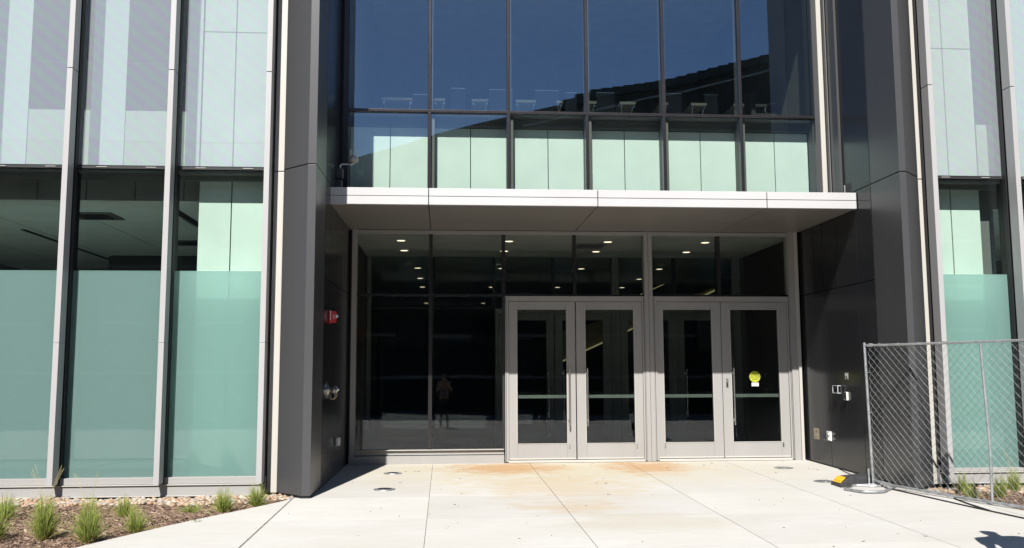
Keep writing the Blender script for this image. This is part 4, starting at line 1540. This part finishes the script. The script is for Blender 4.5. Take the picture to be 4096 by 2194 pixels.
def person(loc, face, h, top_mat, leg_mat, label, arms):
    """one skinned body; clothing and hair as children; local +Y is where the person faces"""
    root = thing('person', loc, label, 'person')
    root.rotation_euler = (0, 0, face)
    s = h / 1.75

    def skin(name, verts, edges, radii, mat, sub=1):
        me = bpy.data.meshes.new(name)
        me.from_pydata([Vector(v_) * s for v_ in verts], edges, [])
        ob = bpy.data.objects.new(name, me)
        COL.objects.link(ob)
        ob.parent = root
        sk = ob.modifiers.new('skin', 'SKIN')
        for i_, r_ in enumerate(radii):
            me.skin_vertices[0].data[i_].radius = (r_[0] * s, r_[1] * s) if isinstance(r_, tuple) else (r_ * s, r_ * s)
        me.skin_vertices[0].data[0].use_root = True
        sk.use_smooth_shade = True
        sb = ob.modifiers.new('sub', 'SUBSURF')
        sb.levels = sb.render_levels = sub
        me.materials.append(mat)
        return ob
    V_ = [(0, 0, .93), (0, 0, 1.12), (0, .01, 1.34), (0, .01, 1.47), (0, .02, 1.56), (0, .035, 1.64), (0, .03, 1.70)]
    R_ = [(.15, .11), (.135, .10), (.165, .105), (.058, .055), (.07, .08), (.078, .095), (.055, .07)]
    E_ = [(0, 1), (1, 2), (2, 3), (3, 4), (4, 5), (5, 6)]
    for sd in (-1, 1):
        n = len(V_)
        V_ += [(.10 * sd, 0, .86), (.11 * sd, .01, .50), (.115 * sd, -.02, .10), (.12 * sd, .10, .035)]
        R_ += [.088, .058, .042, (.045, .035)]
        E_ += [(0, n), (n, n + 1), (n + 1, n + 2), (n + 2, n + 3)]
        n = len(V_)
        if arms == 'phone':
            V_ += [(.19 * sd, .0, 1.40), (.25 * sd, .10, 1.17), (.10 * sd, .27, 1.42), (.06 * sd, .30, 1.50)]
        else:
            V_ += [(.19 * sd, .0, 1.40), (.24 * sd, -.02, 1.12), (.25 * sd, .06, .88), (.25 * sd, .08, .80)]
        R_ += [.058, .044, .034, (.038, .022)]
        E_ += [(2, n), (n, n + 1), (n + 1, n + 2), (n + 2, n + 3)]
    skin('body', V_, E_, R_, M_SKIN)
    # clothing shells, slightly larger than the body
    skin('shirt', [(0, 0, .90), (0, 0, 1.12), (0, .01, 1.36), (0, .01, 1.43)] + [p for sd in (-1, 1) for p in ((.19 * sd, 0, 1.40), V_[12 if sd < 0 else 20] if False else ((.25 * sd, .10, 1.17) if arms == 'phone' else (.24 * sd, -.02, 1.12)))],
         [(0, 1), (1, 2), (2, 3), (2, 4), (4, 5), (2, 6), (6, 7)], [(.17, .13), (.155, .118), (.185, .12), (.075, .07), .07, .058, .07, .058], top_mat)
    skin('trousers', [(0, 0, .95)] + [p for sd in (-1, 1) for p in ((.10 * sd, 0, .85), (.112 * sd, .01, .50), (.117 * sd, -.02, .12))],
         [(0, 1), (1, 2), (2, 3), (0, 4), (4, 5), (5, 6)], [(.155, .118), .10, .075, .066, .10, .075, .066], leg_mat)
    skin('hair', [(0, -.01, 1.66), (0, -.02, 1.74)], [(0, 1)], [(.085, .09), (.07, .075)], M_HAIR)
    for sd in (-1, 1):
        skin('shoe', [(.12 * sd, -.05, .045), (.12 * sd, .12, .035)], [(0, 1)], [(.05, .045), (.045, .035)], M_CLOTH_D)
        hx, hy, hz = ((.06 * sd, .30, 1.50) if arms == 'phone' else (.25 * sd, .08, .80))
        for fgr in range(4):
            if arms == 'phone':
                skin('finger', [(hx - .01 * sd, hy + .01, hz + .0 + fgr * .018), (hx - .03 * sd, hy + .03, hz + .005 + fgr * .018), (hx - .05 * sd, hy + .025, hz + .005 + fgr * .018)], [(0, 1), (1, 2)], [.009, .009, .008], M_SKIN)
            else:
                skin('finger', [(hx, hy - .03 + fgr * .019, hz - .01), (hx - .005 * sd, hy - .03 + fgr * .02, hz - .055), (hx - .02 * sd, hy - .025 + fgr * .02, hz - .085 + .01 * abs(fgr - 1.5))], [(0, 1), (1, 2)], [.009, .009, .008], M_SKIN)
    return root


p1 = person((0.0, -.34, gz(-.34)), 0, 1.66, M_CLOTH_L, M_CLOTH_D, 'photographer in a pale open shirt holding up a phone, mirrored in the left glass', 'phone')
p2 = person((4.62, 6.62, gz(6.62)), .1, 1.74, M_CLOTH_D, M_CLOTH_D, 'person in dark clothes standing just outside the right edge, casting the shadow', 'down')
